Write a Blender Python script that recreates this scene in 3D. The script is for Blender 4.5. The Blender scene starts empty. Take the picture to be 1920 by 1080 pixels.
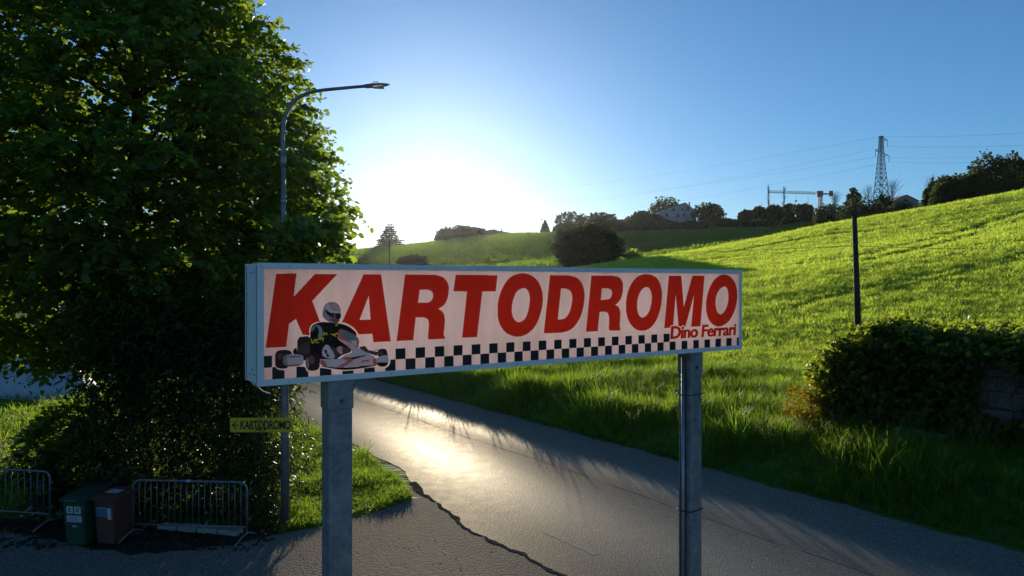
import bpy, bmesh, math, random
import numpy as np
from mathutils import Vector, Matrix, Quaternion, noise as mnoise

scene = bpy.context.scene
COL = scene.collection
R = math.radians
random.seed(7)
RNG = np.random.default_rng(11)

# ------------------------------------------------------------------ camera
CAM_Z, FPX, CX, HOR = 4.7, 1300.0, 960.0, 530.0
cam_d = bpy.data.cameras.new('camera')
cam = bpy.data.objects.new('camera', cam_d)
COL.objects.link(cam)
cam.location = (0, 0, CAM_Z)
cam.rotation_euler = (R(90), 0, 0)
cam_d.sensor_width = 36.0
cam_d.lens = FPX / 1920.0 * 36.0
cam_d.shift_y = -(540 - HOR) / 1920.0
cam_d.clip_start = 0.1
cam_d.clip_end = 9000.0
scene.camera = cam

# ------------------------------------------------------------------ sky and sun
SUN_DIR = Vector((816 - CX, FPX, HOR - 322)).normalized()
SUN_EL = math.asin(SUN_DIR.z)
SUN_AZ = math.atan2(SUN_DIR.x, SUN_DIR.y)
SKY_SAT, SKY_GAM = 0.98, 1.0
world = bpy.data.worlds.new('World')
scene.world = world
world.use_nodes = True
wn = world.node_tree
for n in list(wn.nodes):
    wn.nodes.remove(n)
w_out = wn.nodes.new('ShaderNodeOutputWorld')
w_bg = wn.nodes.new('ShaderNodeBackground')
w_sky = wn.nodes.new('ShaderNodeTexSky')
w_sky.sky_type = 'NISHITA'
w_sky.sun_disc = False
w_sky.sun_elevation = SUN_EL
w_sky.sun_rotation = SUN_AZ
w_sky.altitude = 100.0
w_sky.air_density = 1.0
w_sky.dust_density = 0.34
w_sky.ozone_density = 6.0
w_bg.inputs['Strength'].default_value = 0.118
w_hsv = wn.nodes.new('ShaderNodeHueSaturation')
w_hsv.inputs['Saturation'].default_value = SKY_SAT
w_hsv.inputs['Hue'].default_value = 0.493
w_gam = wn.nodes.new('ShaderNodeGamma')
w_gam.inputs['Gamma'].default_value = SKY_GAM
wn.links.new(w_sky.outputs[0], w_gam.inputs['Color'])
wn.links.new(w_gam.outputs[0], w_hsv.inputs['Color'])
wn.links.new(w_hsv.outputs[0], w_bg.inputs['Color'])
wn.links.new(w_bg.outputs[0], w_out.inputs['Surface'])

sun_d = bpy.data.lights.new('sun', 'SUN')
sun_d.energy = 5.0
sun_d.angle = R(0.53)
sun_d.color = (1.0, 0.89, 0.70)
sun = bpy.data.objects.new('sun', sun_d)
COL.objects.link(sun)
sun.rotation_euler = (-SUN_DIR).to_track_quat('-Z', 'Y').to_euler()
sun.location = SUN_DIR * 400

vs = scene.view_settings
vs.view_transform = 'Standard'
vs.look = 'None'
vs.gamma = 1.0
vs.use_curve_mapping = False
vs.exposure = 0.27
scene.display_settings.display_device = 'sRGB'
cy = scene.cycles
cy.use_denoising = True
cy.max_bounces = 6
cy.diffuse_bounces = 3
cy.glossy_bounces = 2
cy.transmission_bounces = 4
cy.transparent_max_bounces = 6
cy.volume_bounces = 0
cy.sample_clamp_indirect = 4.0
cy.caustics_reflective = False
cy.caustics_refractive = False


# ------------------------------------------------------------------ survey helpers
def at(px, py, d):
    """point of the place seen at photograph pixel px,py at the distance d along the view axis"""
    return Vector(((px - CX) / FPX * d, d, CAM_Z - (py - HOR) / FPX * d))


def flat(px, py, z=0.0):
    """point of level ground at height z"""
    d = (CAM_Z - z) * FPX / (py - HOR)
    return Vector(((px - CX) / FPX * d, d, z))


# ------------------------------------------------------------------ materials
MATS = {}


def node_mat(name):
    m = bpy.data.materials.new(name)
    m.use_nodes = True
    nt = m.node_tree
    for n in list(nt.nodes):
        nt.nodes.remove(n)
    out = nt.nodes.new('ShaderNodeOutputMaterial')
    MATS[name] = m
    return m, nt, out


def ramp(nt, fac, stops):
    r = nt.nodes.new('ShaderNodeValToRGB')
    el = r.color_ramp.elements
    while len(el) < len(stops):
        el.new(0.5)
    for e, (p, c) in zip(el, stops):
        e.position = p
        e.color = (*c, 1.0) if len(c) == 3 else c
    nt.links.new(fac, r.inputs['Fac'])
    return r.outputs['Color']


def noise_tex(nt, scale, detail=4.0, rough=0.6, vec=None, dist=0.0):
    t = nt.nodes.new('ShaderNodeTexNoise')
    t.inputs['Scale'].default_value = scale
    t.inputs['Detail'].default_value = detail
    t.inputs['Roughness'].default_value = rough
    t.inputs['Distortion'].default_value = dist
    if vec is not None:
        nt.links.new(vec, t.inputs['Vector'])
    return t.outputs['Fac']


def coords(nt, kind='Object', scale=None):
    tc = nt.nodes.new('ShaderNodeTexCoord')
    v = tc.outputs[kind]
    if scale:
        mp = nt.nodes.new('ShaderNodeMapping')
        mp.inputs['Scale'].default_value = scale
        nt.links.new(v, mp.inputs['Vector'])
        v = mp.outputs['Vector']
    return v


def world_pos(nt):
    return nt.nodes.new('ShaderNodeNewGeometry').outputs['Position']


def mix_col(nt, fac, a, b, mode='MIX'):
    m = nt.nodes.new('ShaderNodeMix')
    m.data_type = 'RGBA'
    m.blend_type = mode
    for sock, v in ((m.inputs[0], fac), (m.inputs[6], a), (m.inputs[7], b)):
        if hasattr(v, 'links'):
            nt.links.new(v, sock)
        elif isinstance(v, (int, float)):
            sock.default_value = v
        else:
            sock.default_value = (*v, 1.0)
    return m.outputs[2]


def principled(nt, out, col, rough=0.6, metal=0.0, spec=0.5):
    p = nt.nodes.new('ShaderNodeBsdfPrincipled')
    if hasattr(col, 'links'):
        nt.links.new(col, p.inputs['Base Color'])
    else:
        p.inputs['Base Color'].default_value = (*col, 1.0)
    if hasattr(rough, 'links'):
        nt.links.new(rough, p.inputs['Roughness'])
    else:
        p.inputs['Roughness'].default_value = rough
    p.inputs['Metallic'].default_value = metal
    p.inputs['Specular IOR Level'].default_value = spec
    if out is not None:
        nt.links.new(p.outputs[0], out.inputs['Surface'])
    return p


def bump(nt, p, h, strength=0.3, dist=0.02):
    b = nt.nodes.new('ShaderNodeBump')
    b.inputs['Strength'].default_value = strength
    b.inputs['Distance'].default_value = dist
    nt.links.new(h, b.inputs['Height'])
    nt.links.new(b.outputs[0], p.inputs['Normal'])


def pmat(name, c1, c2=None, scale=6.0, rough=0.6, metal=0.0, spec=0.5, bmp=0.0, bscale=40.0, bdist=0.01):
    """general mottled surface"""
    if name in MATS:
        return MATS[name]
    m, nt, out = node_mat(name)
    c2 = c2 or tuple(x * 0.75 for x in c1)
    v = coords(nt)
    f = noise_tex(nt, scale, 6.0, 0.65, v)
    col = ramp(nt, f, [(0.3, c2), (0.7, c1)])
    p = principled(nt, out, col, rough, metal, spec)
    if bmp:
        bump(nt, p, noise_tex(nt, bscale, 4.0, 0.6, v), bmp, bdist)
    return m


def leaf_mat(name, dark, light, trans, t_amt=0.4, rough=0.45, spec=0.35, scale=0.6):
    """thin leaf: reflects and lets light through; varies from leaf to leaf"""
    if name in MATS:
        return MATS[name]
    m, nt, out = node_mat(name)
    g = nt.nodes.new('ShaderNodeNewGeometry')
    n1 = noise_tex(nt, scale, 3.0, 0.6, g.outputs['Position'])
    ad = nt.nodes.new('ShaderNodeMath')
    ad.operation = 'ADD'
    nt.links.new(g.outputs['Random Per Island'], ad.inputs[0])
    nt.links.new(n1, ad.inputs[1])
    hf = nt.nodes.new('ShaderNodeMath')
    hf.operation = 'MULTIPLY'
    hf.inputs[1].default_value = 0.5
    nt.links.new(ad.outputs[0], hf.inputs[0])
    col = ramp(nt, hf.outputs[0], [(0.25, dark), (0.75, light)])
    p = principled(nt, None, col, rough, 0.0, spec)
    tr = nt.nodes.new('ShaderNodeBsdfTranslucent')
    tcol = ramp(nt, hf.outputs[0], [(0.25, tuple(x * 0.7 for x in trans)), (0.75, trans)])
    nt.links.new(tcol, tr.inputs['Color'])
    mx = nt.nodes.new('ShaderNodeMixShader')
    mx.inputs[0].default_value = t_amt
    nt.links.new(p.outputs[0], mx.inputs[1])
    nt.links.new(tr.outputs[0], mx.inputs[2])
    nt.links.new(mx.outputs[0], out.inputs['Surface'])
    return m


def math_node(nt, op, a, b=None):
    m = nt.nodes.new('ShaderNodeMath')
    m.operation = op
    for k, v in enumerate((a, b)):
        if v is None:
            continue
        if hasattr(v, 'links'):
            nt.links.new(v, m.inputs[k])
        else:
            m.inputs[k].default_value = v
    return m.outputs[0]


def asphalt_mat(name, lo, hi, rough, fine, gloss, rel, lanes=(), broad=0.05):
    """chippings in bitumen; wheel lanes (distance across the road, half width) are worn smoother"""
    m, nt, out = node_mat(name)
    v = world_pos(nt)
    big = noise_tex(nt, 0.35, 5.0, 0.6, v)
    mid = noise_tex(nt, 3.0, 6.0, 0.7, v)
    pat = noise_tex(nt, 9.0, 4.0, 0.7, v)
    grit = noise_tex(nt, fine, 2.0, 0.6, v)
    vor = nt.nodes.new('ShaderNodeTexVoronoi')
    vor.inputs['Scale'].default_value = fine * 0.9
    nt.links.new(v, vor.inputs['Vector'])
    c = ramp(nt, big, [(0.3, lo), (0.7, hi)])
    c = mix_col(nt, 0.4, c, ramp(nt, mid, [(0.32, tuple(x * 0.6 for x in lo)), (0.7, tuple(x * 1.3 for x in hi))]))
    c = mix_col(nt, 0.35, c, ramp(nt, pat, [(0.35, tuple(x * 0.55 for x in lo)), (0.7, tuple(x * 1.5 for x in hi))]))
    c = mix_col(nt, 0.55, c, ramp(nt, grit, [(0.36, tuple(x * 0.35 for x in lo)), (0.55, hi), (0.72, tuple(min(1, x * 3.0) for x in hi))]))
    d = nt.nodes.new('ShaderNodeBsdfDiffuse')
    d.inputs['Roughness'].default_value = 0.8
    nt.links.new(c, d.inputs['Color'])
    g = nt.nodes.new('ShaderNodeBsdfGlossy')
    g.inputs['Color'].default_value = (1, .93, .80, 1)
    rr = nt.nodes.new('ShaderNodeMapRange')
    rr.inputs['From Min'].default_value = 0.3
    rr.inputs['From Max'].default_value = 0.7
    rr.inputs['To Min'].default_value = rough - 0.02
    rr.inputs['To Max'].default_value = rough + 0.06
    nt.links.new(mid, rr.inputs['Value'])
    nt.links.new(rr.outputs[0], g.inputs['Roughness'])
    w = math_node(nt, 'MULTIPLY', math_node(nt, 'ADD', math_node(nt, 'MULTIPLY', pat, 0.3), 0.6), gloss)
    if lanes:
        dot = nt.nodes.new('ShaderNodeVectorMath')
        dot.operation = 'DOT_PRODUCT'
        dot.inputs[1].default_value = (0.812, 0.584, 0)
        nt.links.new(v, dot.inputs[0])
        tot = None
        for n0, hw in lanes:
            q = math_node(nt, 'DIVIDE', math_node(nt, 'SUBTRACT', math_node(nt, 'ADD', dot.outputs['Value'], math_node(nt, 'MULTIPLY', big, 0.5)), n0 + .25), hw)
            q = math_node(nt, 'EXPONENT', math_node(nt, 'MULTIPLY', math_node(nt, 'MULTIPLY', q, q), -1.0))
            tot = q if tot is None else math_node(nt, 'ADD', tot, q)
        w = math_node(nt, 'MULTIPLY', w, math_node(nt, 'ADD', math_node(nt, 'MULTIPLY', tot, 1.3), 0.42))
    mx = nt.nodes.new('ShaderNodeMixShader')
    g2 = nt.nodes.new('ShaderNodeBsdfGlossy')
    g2.inputs['Color'].default_value = (1, .88, .70, 1)
    g2.inputs['Roughness'].default_value = 0.72
    m0 = nt.nodes.new('ShaderNodeMixShader')
    m0.inputs[0].default_value = broad
    nt.links.new(d.outputs[0], m0.inputs[1])
    nt.links.new(g2.outputs[0], m0.inputs[2])
    nt.links.new(w, mx.inputs[0])
    nt.links.new(m0.outputs[0], mx.inputs[1])
    nt.links.new(g.outputs[0], mx.inputs[2])
    nt.links.new(mx.outputs[0], out.inputs['Surface'])
    h = math_node(nt, 'ADD', math_node(nt, 'MULTIPLY', vor.outputs['Distance'], -0.8), math_node(nt, 'ADD', grit, math_node(nt, 'MULTIPLY', pat, 0.22)))
    for sh in (d, g, g2):
        b = nt.nodes.new('ShaderNodeBump')
        b.inputs['Strength'].default_value = rel
        b.inputs['Distance'].default_value = 0.010
        nt.links.new(h, b.inputs['Height'])
        nt.links.new(b.outputs[0], sh.inputs['Normal'])
    return m


asphalt_mat('road_asphalt', (0.105, 0.096, 0.082), (0.170, 0.153, 0.128), 0.48, 34.0, 0.066, 0.34, ((9.4, 1.15), (12.0, 0.45)), 0.042)
asphalt_mat('forecourt_asphalt', (0.080, 0.077, 0.073), (0.150, 0.140, 0.126), 0.72, 26.0, 0.030, 0.6, (), 0.03)

# field and rough ground: earth under grass
m, nt, out = node_mat('meadow')
v = world_pos(nt)
n_big = noise_tex(nt, 0.05, 5.0, 0.6, v)
n_mid = noise_tex(nt, 0.6, 6.0, 0.7, v)
mp = nt.nodes.new('ShaderNodeMapping')
mp.inputs['Rotation'].default_value = (0, 0, R(-18))
mp.inputs['Scale'].default_value = (0.12, 0.9, 0.4)
nt.links.new(v, mp.inputs['Vector'])
n_row = noise_tex(nt, 1.0, 4.0, 0.65, mp.outputs[0], 0.6)
c = ramp(nt, n_big, [(0.3, (0.050, 0.100, 0.018)), (0.7, (0.100, 0.165, 0.030))])
c = mix_col(nt, 0.5, c, ramp(nt, n_row, [(0.32, (0.040, 0.080, 0.016)), (0.68, (0.130, 0.200, 0.036))]))
c = mix_col(nt, 0.35, c, ramp(nt, n_mid, [(0.35, (0.055, 0.066, 0.022)), (0.7, (0.115, 0.18, 0.034))]))
p = principled(nt, out, c, 0.9, 0.0, 0.1)
sm = nt.nodes.new('ShaderNodeMath')
sm.operation = 'ADD'
nt.links.new(n_row, sm.inputs[0])
nt.links.new(n_mid, sm.inputs[1])
bump(nt, p, sm.outputs[0], 1.0, 0.35)

pmat('soil', (0.060, 0.043, 0.030), (0.024, 0.018, 0.013), 5.0, 0.95, 0, 0.1, 0.8, 25.0, 0.03)
pmat('tar', (0.095, 0.087, 0.076), (0.045, 0.041, 0.036), 8.0, 1.0, 0, 0.0, 0.6, 60.0, 0.01)
pmat('worn_paint', (0.24, 0.22, 0.19), (0.13, 0.118, 0.10), 14.0, .7, 0, 0.04)
pmat('galvanised', (0.34, 0.36, 0.38), (0.22, 0.24, 0.26), 5.0, 0.42, 0.75, 0.5, 0.05, 30)
pmat('barrier_steel', (0.24, 0.26, 0.28), (0.14, 0.15, 0.16), 9.0, 0.5, 0.6)
pmat('post_steel', (0.36, 0.38, 0.40), (0.17, 0.185, 0.20), 9.0, 0.5, 0.5, 0.5, 0.25, 45)
pmat('frame_aluminium', (0.92, 0.90, 0.87), (0.80, 0.79, 0.78), 2.2, 0.42, 0.0, 0.5, 0.03, 25)
pmat('scuff', (0.85, 0.86, 0.88), (0.70, 0.72, 0.75), 9.0, 0.6)
pmat('dark_gap', (0.02, 0.02, 0.022), None, 6, 0.8)
pmat('bolt_steel', (0.22, 0.21, 0.20), (0.10, 0.09, 0.08), 20, 0.5, 0.7)
pmat('black_cable', (0.015, 0.015, 0.017), None, 10, 0.6)
pmat('wire', (0.05, 0.05, 0.055), None, 10, 0.6)
pmat('pole_wood', (0.075, 0.060, 0.048), (0.035, 0.028, 0.022), 7, 0.85, 0, 0.2, 0.4, 30, 0.01)
pmat('bark', (0.060, 0.048, 0.036), (0.025, 0.020, 0.015), 7, 0.95, 0, 0.1, 0.8, 18, 0.03)
pmat('pale_stone', (0.36, 0.34, 0.30), (0.22, 0.205, 0.18), 5, 0.9, 0, 0.2, 0.6, 22, 0.02)
pmat('wall_stone', (0.24, 0.22, 0.19), (0.11, 0.10, 0.09), 4, 0.92, 0, 0.15, 0.7, 16, 0.03)
pmat('mortar', (0.20, 0.185, 0.16), (0.12, 0.11, 0.095), 6, 0.95, 0, 0.1, 0.5, 30, 0.02)
pmat('bin_green', (0.014, 0.062, 0.032), (0.009, 0.042, 0.021), 4, 0.6)
pmat('bin_brown', (0.125, 0.050, 0.030), (0.085, 0.034, 0.021), 4, 0.6)
pmat('bin_dark', (0.030, 0.032, 0.035), (0.018, 0.018, 0.020), 4, 0.5)
pmat('rubber', (0.015, 0.015, 0.015), None, 8, 0.85)
pmat('sticker_white', (0.52, 0.53, 0.55), (0.40, 0.42, 0.44), 9, 0.5)
pmat('sticker_blue', (0.10, 0.18, 0.30), (0.07, 0.13, 0.22), 9, 0.5)
pmat('print_black', (0.010, 0.010, 0.010), (0.016, 0.016, 0.016), 7, 0.6)
pmat('sign_yellow', (0.66, 0.50, 0.012), (0.52, 0.38, 0.010), 4, 0.5)
pmat('tarp_white', (0.52, 0.54, 0.58), (0.38, 0.40, 0.45), 1.2, 0.55, 0, 0.4, 0.2, 4, 0.04)
pmat('house_plaster', (0.50, 0.47, 0.44), (0.40, 0.37, 0.35), 0.5, 0.9)
pmat('house_plaster_warm', (0.36, 0.30, 0.24), (0.28, 0.23, 0.19), 0.5, 0.9)
pmat('roof_tile', (0.16, 0.085, 0.060), (0.10, 0.055, 0.042), 1.5, 0.9, 0, 0.2, 0.4, 6, 0.05)
pmat('window_glass', (0.025, 0.028, 0.032), None, 3, 0.15)
pmat('shutter_wood', (0.07, 0.05, 0.04), None, 3, 0.7)
pmat('lattice_steel', (0.20, 0.22, 0.24), (0.13, 0.14, 0.15), 1, 0.6, 0.4)
pmat('crane_paint', (0.20, 0.20, 0.21), (0.13, 0.13, 0.14), 1, 0.6)
pmat('insulator', (0.10, 0.09, 0.085), None, 2, 0.3)
pmat('lamp_paint', (0.23, 0.235, 0.25), (0.14, 0.145, 0.16), 5, 0.45, 0.4)
pmat('lamp_glass', (0.55, 0.55, 0.52), None, 5, 0.3)

# foliage
leaf_mat('lime_leaf', (0.018, 0.050, 0.010), (0.050, 0.105, 0.018), (0.42, 0.58, 0.04), 0.50, 0.42, 0.35)
leaf_mat('laurel_leaf', (0.012, 0.030, 0.008), (0.032, 0.062, 0.014), (0.20, 0.30, 0.03), 0.32, 0.5, 0.35)
leaf_mat('ivy_leaf', (0.016, 0.038, 0.009), (0.050, 0.088, 0.016), (0.50, 0.62, 0.04), 0.48, 0.5, 0.35)
leaf_mat('shrub_leaf', (0.03, 0.07, 0.012), (0.07, 0.13, 0.02), (0.36, 0.52, 0.04), 0.5, 0.42, 0.35)
leaf_mat('broom_leaf', (0.10, 0.085, 0.012), (0.24, 0.17, 0.015), (0.55, 0.38, 0.02), 0.45, 0.6, 0.2)
leaf_mat('far_leaf', (0.018, 0.034, 0.010), (0.045, 0.072, 0.018), (0.12, 0.17, 0.03), 0.28, 0.6, 0.2, 0.2)
leaf_mat('far_leaf_warm', (0.030, 0.034, 0.012), (0.065, 0.070, 0.022), (0.16, 0.16, 0.03), 0.28, 0.6, 0.2, 0.2)
leaf_mat('conifer_leaf', (0.014, 0.026, 0.010), (0.030, 0.048, 0.016), (0.07, 0.10, 0.03), 0.15, 0.6, 0.2, 0.2)
leaf_mat('grass_blade', (0.035, 0.075, 0.011), (0.080, 0.140, 0.020), (0.44, 0.66, 0.045), 0.55, 0.5, 0.25, 0.35)
leaf_mat('wheat_blade', (0.070, 0.135, 0.020), (0.130, 0.215, 0.035), (0.76, 0.94, 0.10), 0.72, 0.55, 0.2, 0.10)
leaf_mat('hill_blade', (0.05, 0.10, 0.02), (0.085, 0.15, 0.03), (0.40, 0.58, 0.07), 0.52, 0.55, 0.2, 0.10)
leaf_mat('dry_grass', (0.09, 0.10, 0.04), (0.19, 0.19, 0.08), (0.36, 0.36, 0.12), 0.45, 0.6, 0.2)
leaf_mat('litter', (0.035, 0.022, 0.012), (0.085, 0.055, 0.028), (0.06, 0.04, 0.02), 0.1, 0.8, 0.1)

# backlit sign sheet: off-white plastic that lets light through, slightly dirty
def sheet_mat(name, col, tcol, t_amt, rough=0.45, dirt=0.12):
    m, nt, out = node_mat(name)
    v = coords(nt)
    f = noise_tex(nt, 1.4, 5.0, 0.6, v)
    f2 = noise_tex(nt, 14.0, 4.0, 0.7, v)
    c = mix_col(nt, f, tuple(x * (1 - dirt) for x in col), col)
    c = mix_col(nt, 0.10, c, ramp(nt, f2, [(0.3, tuple(x * 0.55 for x in col)), (0.6, col)]))
    st = noise_tex(nt, 1.0, 5.0, 0.65, coords(nt, 'Object', (7.0, 1.0, 0.7)))
    streak = ramp(nt, st, [(0.34, (0.91, 0.89, 0.87)), (0.56, (1, 1, 1))])
    c = mix_col(nt, 1.0, c, streak, 'MULTIPLY')
    p = principled(nt, None, c, rough, 0.0, 0.35)
    tr = nt.nodes.new('ShaderNodeBsdfTranslucent')
    tc = mix_col(nt, f, tuple(x * (1 - dirt) for x in tcol), tcol)
    tc = mix_col(nt, 1.0, tc, streak, 'MULTIPLY')
    nt.links.new(tc, tr.inputs['Color'])
    mx = nt.nodes.new('ShaderNodeMixShader')
    mx.inputs[0].default_value = t_amt
    nt.links.new(p.outputs[0], mx.inputs[1])
    nt.links.new(tr.outputs[0], mx.inputs[2])
    nt.links.new(mx.outputs[0], out.inputs['Surface'])
    return m


sheet_mat('sign_sheet', (0.82, 0.76, 0.76), (0.95, 0.885, 0.90), 0.80)


def film_mat(name, c, clear=0.6, rough=0.5):
    """printed ink film: tints the light coming through the sheet, reflects a little of its own colour"""
    m, nt, out = node_mat(name)
    f = noise_tex(nt, 5.0, 5.0, 0.65, coords(nt))
    col = mix_col(nt, f, tuple(x * 0.75 for x in c), c)
    p = principled(nt, None, col, rough, 0.0, 0.35)
    tr = nt.nodes.new('ShaderNodeBsdfTransparent')
    nt.links.new(col, tr.inputs['Color'])
    mx = nt.nodes.new('ShaderNodeMixShader')
    mx.inputs[0].default_value = clear
    nt.links.new(p.outputs[0], mx.inputs[1])
    nt.links.new(tr.outputs[0], mx.inputs[2])
    nt.links.new(mx.outputs[0], out.inputs['Surface'])
    return m


film_mat('sign_red', (0.74, 0.042, 0.018), 0.74)


# ------------------------------------------------------------------ mesh helpers
class MB:
    def __init__(self):
        self.v, self.f, self.m, self.mats = [], [], [], []

    def slot(self, name):
        if name not in self.mats:
            self.mats.append(name)
        return self.mats.index(name)

    def poly(self, pts, mat=0):
        b = len(self.v)
        self.v += [tuple(p) for p in pts]
        self.f.append(tuple(range(b, b + len(pts))))
        self.m.append(mat)

    def box(self, lo, hi, M=None):
        x0, y0, z0 = lo
        x1, y1, z1 = hi
        b = len(self.v)
        pts = [(x0, y0, z0), (x1, y0, z0), (x1, y1, z0), (x0, y1, z0), (x0, y0, z1), (x1, y0, z1), (x1, y1, z1), (x0, y1, z1)]
        if M is not None:
            pts = [tuple(M @ Vector(p)) for p in pts]
        self.v += pts
        for q in ((0, 3, 2, 1), (4, 5, 6, 7), (0, 1, 5, 4), (1, 2, 6, 5), (2, 3, 7, 6), (3, 0, 4, 7)):
            self.f.append(tuple(b + i for i in q))
            self.m.append(0)
        return self

    def frustum(self, lo, hi, z0, z1):
        """box whose bottom is lo=(x0,y0,x1,y1) and top hi=(x0,y0,x1,y1)"""
        b = len(self.v)
        for (x0, y0, x1, y1), z in ((lo, z0), (hi, z1)):
            self.v += [(x0, y0, z), (x1, y0, z), (x1, y1, z), (x0, y1, z)]
        for q in ((0, 3, 2, 1), (4, 5, 6, 7), (0, 1, 5, 4), (1, 2, 6, 5), (2, 3, 7, 6), (3, 0, 4, 7)):
            self.f.append(tuple(b + i for i in q))
            self.m.append(0)
        return self

    def tube(self, pts, radii, seg=8, caps=True):
        pts = [Vector(p) for p in pts]
        if not hasattr(radii, '__len__'):
            radii = [radii] * len(pts)
        b = len(self.v)
        ref = None
        for i, p in enumerate(pts):
            t = (pts[min(i + 1, len(pts) - 1)] - pts[max(i - 1, 0)])
            t = t.normalized() if t.length > 1e-9 else Vector((0, 0, 1))
            if ref is None:
                ref = t.orthogonal().normalized()
            ref = (ref - t * ref.dot(t))
            ref = ref.normalized() if ref.length > 1e-6 else t.orthogonal().normalized()
            w = t.cross(ref)
            for k in range(seg):
                a = 2 * math.pi * k / seg
                self.v.append(tuple(p + (ref * math.cos(a) + w * math.sin(a)) * radii[i]))
        for i in range(len(pts) - 1):
            for k in range(seg):
                k2 = (k + 1) % seg
                self.f.append((b + i * seg + k, b + i * seg + k2, b + (i + 1) * seg + k2, b + (i + 1) * seg + k))
                self.m.append(0)
        if caps:
            self.f.append(tuple(b + k for k in range(seg))[::-1])
            self.m.append(0)
            e = b + (len(pts) - 1) * seg
            self.f.append(tuple(e + k for k in range(seg)))
            self.m.append(0)
        return self

    def bar(self, a, b_, w):
        return self.tube([a, b_], w, 4)

    def mesh(self, name, smooth=False):
        me = bpy.data.meshes.new(name)
        me.from_pydata(self.v, [], self.f)
        if self.mats:
            for mn in self.mats:
                me.materials.append(MATS[mn])
            me.polygons.foreach_set('material_index', self.m)
        if smooth:
            me.polygons.foreach_set('use_smooth', [True] * len(me.polygons))
        me.update()
        return me

    def build(self, name, mat=None, parent=None, smooth=False, bevel=0.0):
        me = self.mesh(name, smooth)
        if mat and not self.mats:
            me.materials.append(MATS[mat])
        o = bpy.data.objects.new(name, me)
        COL.objects.link(o)
        if parent is not None:
            o.parent = parent
        if bevel:
            bv = o.modifiers.new('bevel', 'BEVEL')
            bv.width = bevel
            bv.segments = 2
            bv.limit_method = 'ANGLE'
        return o


def link_mesh(name, me, parent=None, mat=None):
    o = bpy.data.objects.new(name, me)
    if mat and not me.materials:
        me.materials.append(MATS[mat])
    COL.objects.link(o)
    if parent is not None:
        o.parent = parent
    return o


def tag(o, label=None, cat=None, group=None, kind=None):
    if label:
        o['label'] = label
    if cat:
        o['category'] = cat
    if group:
        o['group'] = group
    if kind:
        o['kind'] = kind
    return o


def thing(name, label, cat, loc=(0, 0, 0), rz=0.0, group=None):
    o = bpy.data.objects.new(name, None)
    o.empty_display_size = 0.3
    COL.objects.link(o)
    o.location = loc
    o.rotation_euler = (0, 0, rz)
    return tag(o, label, cat, group)


def arrays_mesh(name, verts, faces_idx, nper, mat, smooth=False):
    """fast mesh from numpy: faces_idx is (F, nper)"""
    me = bpy.data.meshes.new(name)
    nf = len(faces_idx)
    me.vertices.add(len(verts))
    me.vertices.foreach_set('co', np.asarray(verts, np.float32).ravel())
    me.loops.add(nf * nper)
    me.loops.foreach_set('vertex_index', np.asarray(faces_idx, np.int32).ravel())
    me.polygons.add(nf)
    me.polygons.foreach_set('loop_start', np.arange(0, nf * nper, nper, dtype=np.int32))
    if smooth:
        me.polygons.foreach_set('use_smooth', np.ones(nf, bool))
    me.materials.append(MATS[mat])
    me.update(calc_edges=True)
    me.validate()
    return me


def norm(a):
    return a / np.maximum(np.linalg.norm(a, axis=-1, keepdims=True), 1e-9)


# leaf outlines: (x across, y along, z fold) and triangles
LEAF_BROAD = (np.array([(0, 0, 0), (.34, .28, .07), (.30, .66, .05), (0, 1, -.10), (-.30, .66, .05), (-.34, .28, .07), (0, .34, 0), (0, .70, -.02)]),
              np.array([(0, 1, 6), (1, 2, 7), (1, 7, 6), (2, 3, 7), (0, 6, 5), (5, 6, 7), (5, 7, 4), (4, 7, 3)]))
LEAF_SLIM = (np.array([(0, 0, 0), (.13, .4, .03), (0, 1, -.14), (-.13, .4, .03), (0, .45, 0)]),
             np.array([(0, 1, 4), (1, 2, 4), (0, 4, 3), (3, 4, 2)]))
LEAF_ROUND = (np.array([(0, 0, 0), (.42, .22, .05), (.40, .62, .04), (0, 1, -.06), (-.40, .62, .04), (-.42, .22, .05)]),
              np.array([(0, 1, 2), (0, 2, 3), (0, 3, 4), (0, 4, 5)]))
LEAF_TUFT = (np.array([(0, 0, 0), (.45, .35, .15), (.15, 1.0, -.05), (-.45, .45, .12), (-.25, .95, .1), (.5, .75, -.1)]),
             np.array([(0, 1, 2), (0, 2, 3), (3, 2, 4), (1, 5, 2)]))


def leaves(name, pos, along, nrm, size, shape, mat):
    pos, along = np.asarray(pos, float), norm(np.asarray(along, float))
    side = norm(np.cross(along, np.asarray(nrm, float)) + 1e-6)
    up = np.cross(side, along)
    sv, sf = shape
    size = np.broadcast_to(np.asarray(size, float), (len(pos),))
    s = size[:, None, None]
    V = pos[:, None, :] + s * (sv[None, :, 0, None] * side[:, None, :] + sv[None, :, 1, None] * along[:, None, :] + sv[None, :, 2, None] * up[:, None, :])
    k = len(sv)
    Fx = sf[None, :, :] + (np.arange(len(pos)) * k)[:, None, None]
    return arrays_mesh(name, V.reshape(-1, 3), Fx.reshape(-1, 3), 3, mat)


def rand_dirs(n, rng=RNG):
    return norm(rng.normal(size=(n, 3)))


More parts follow.
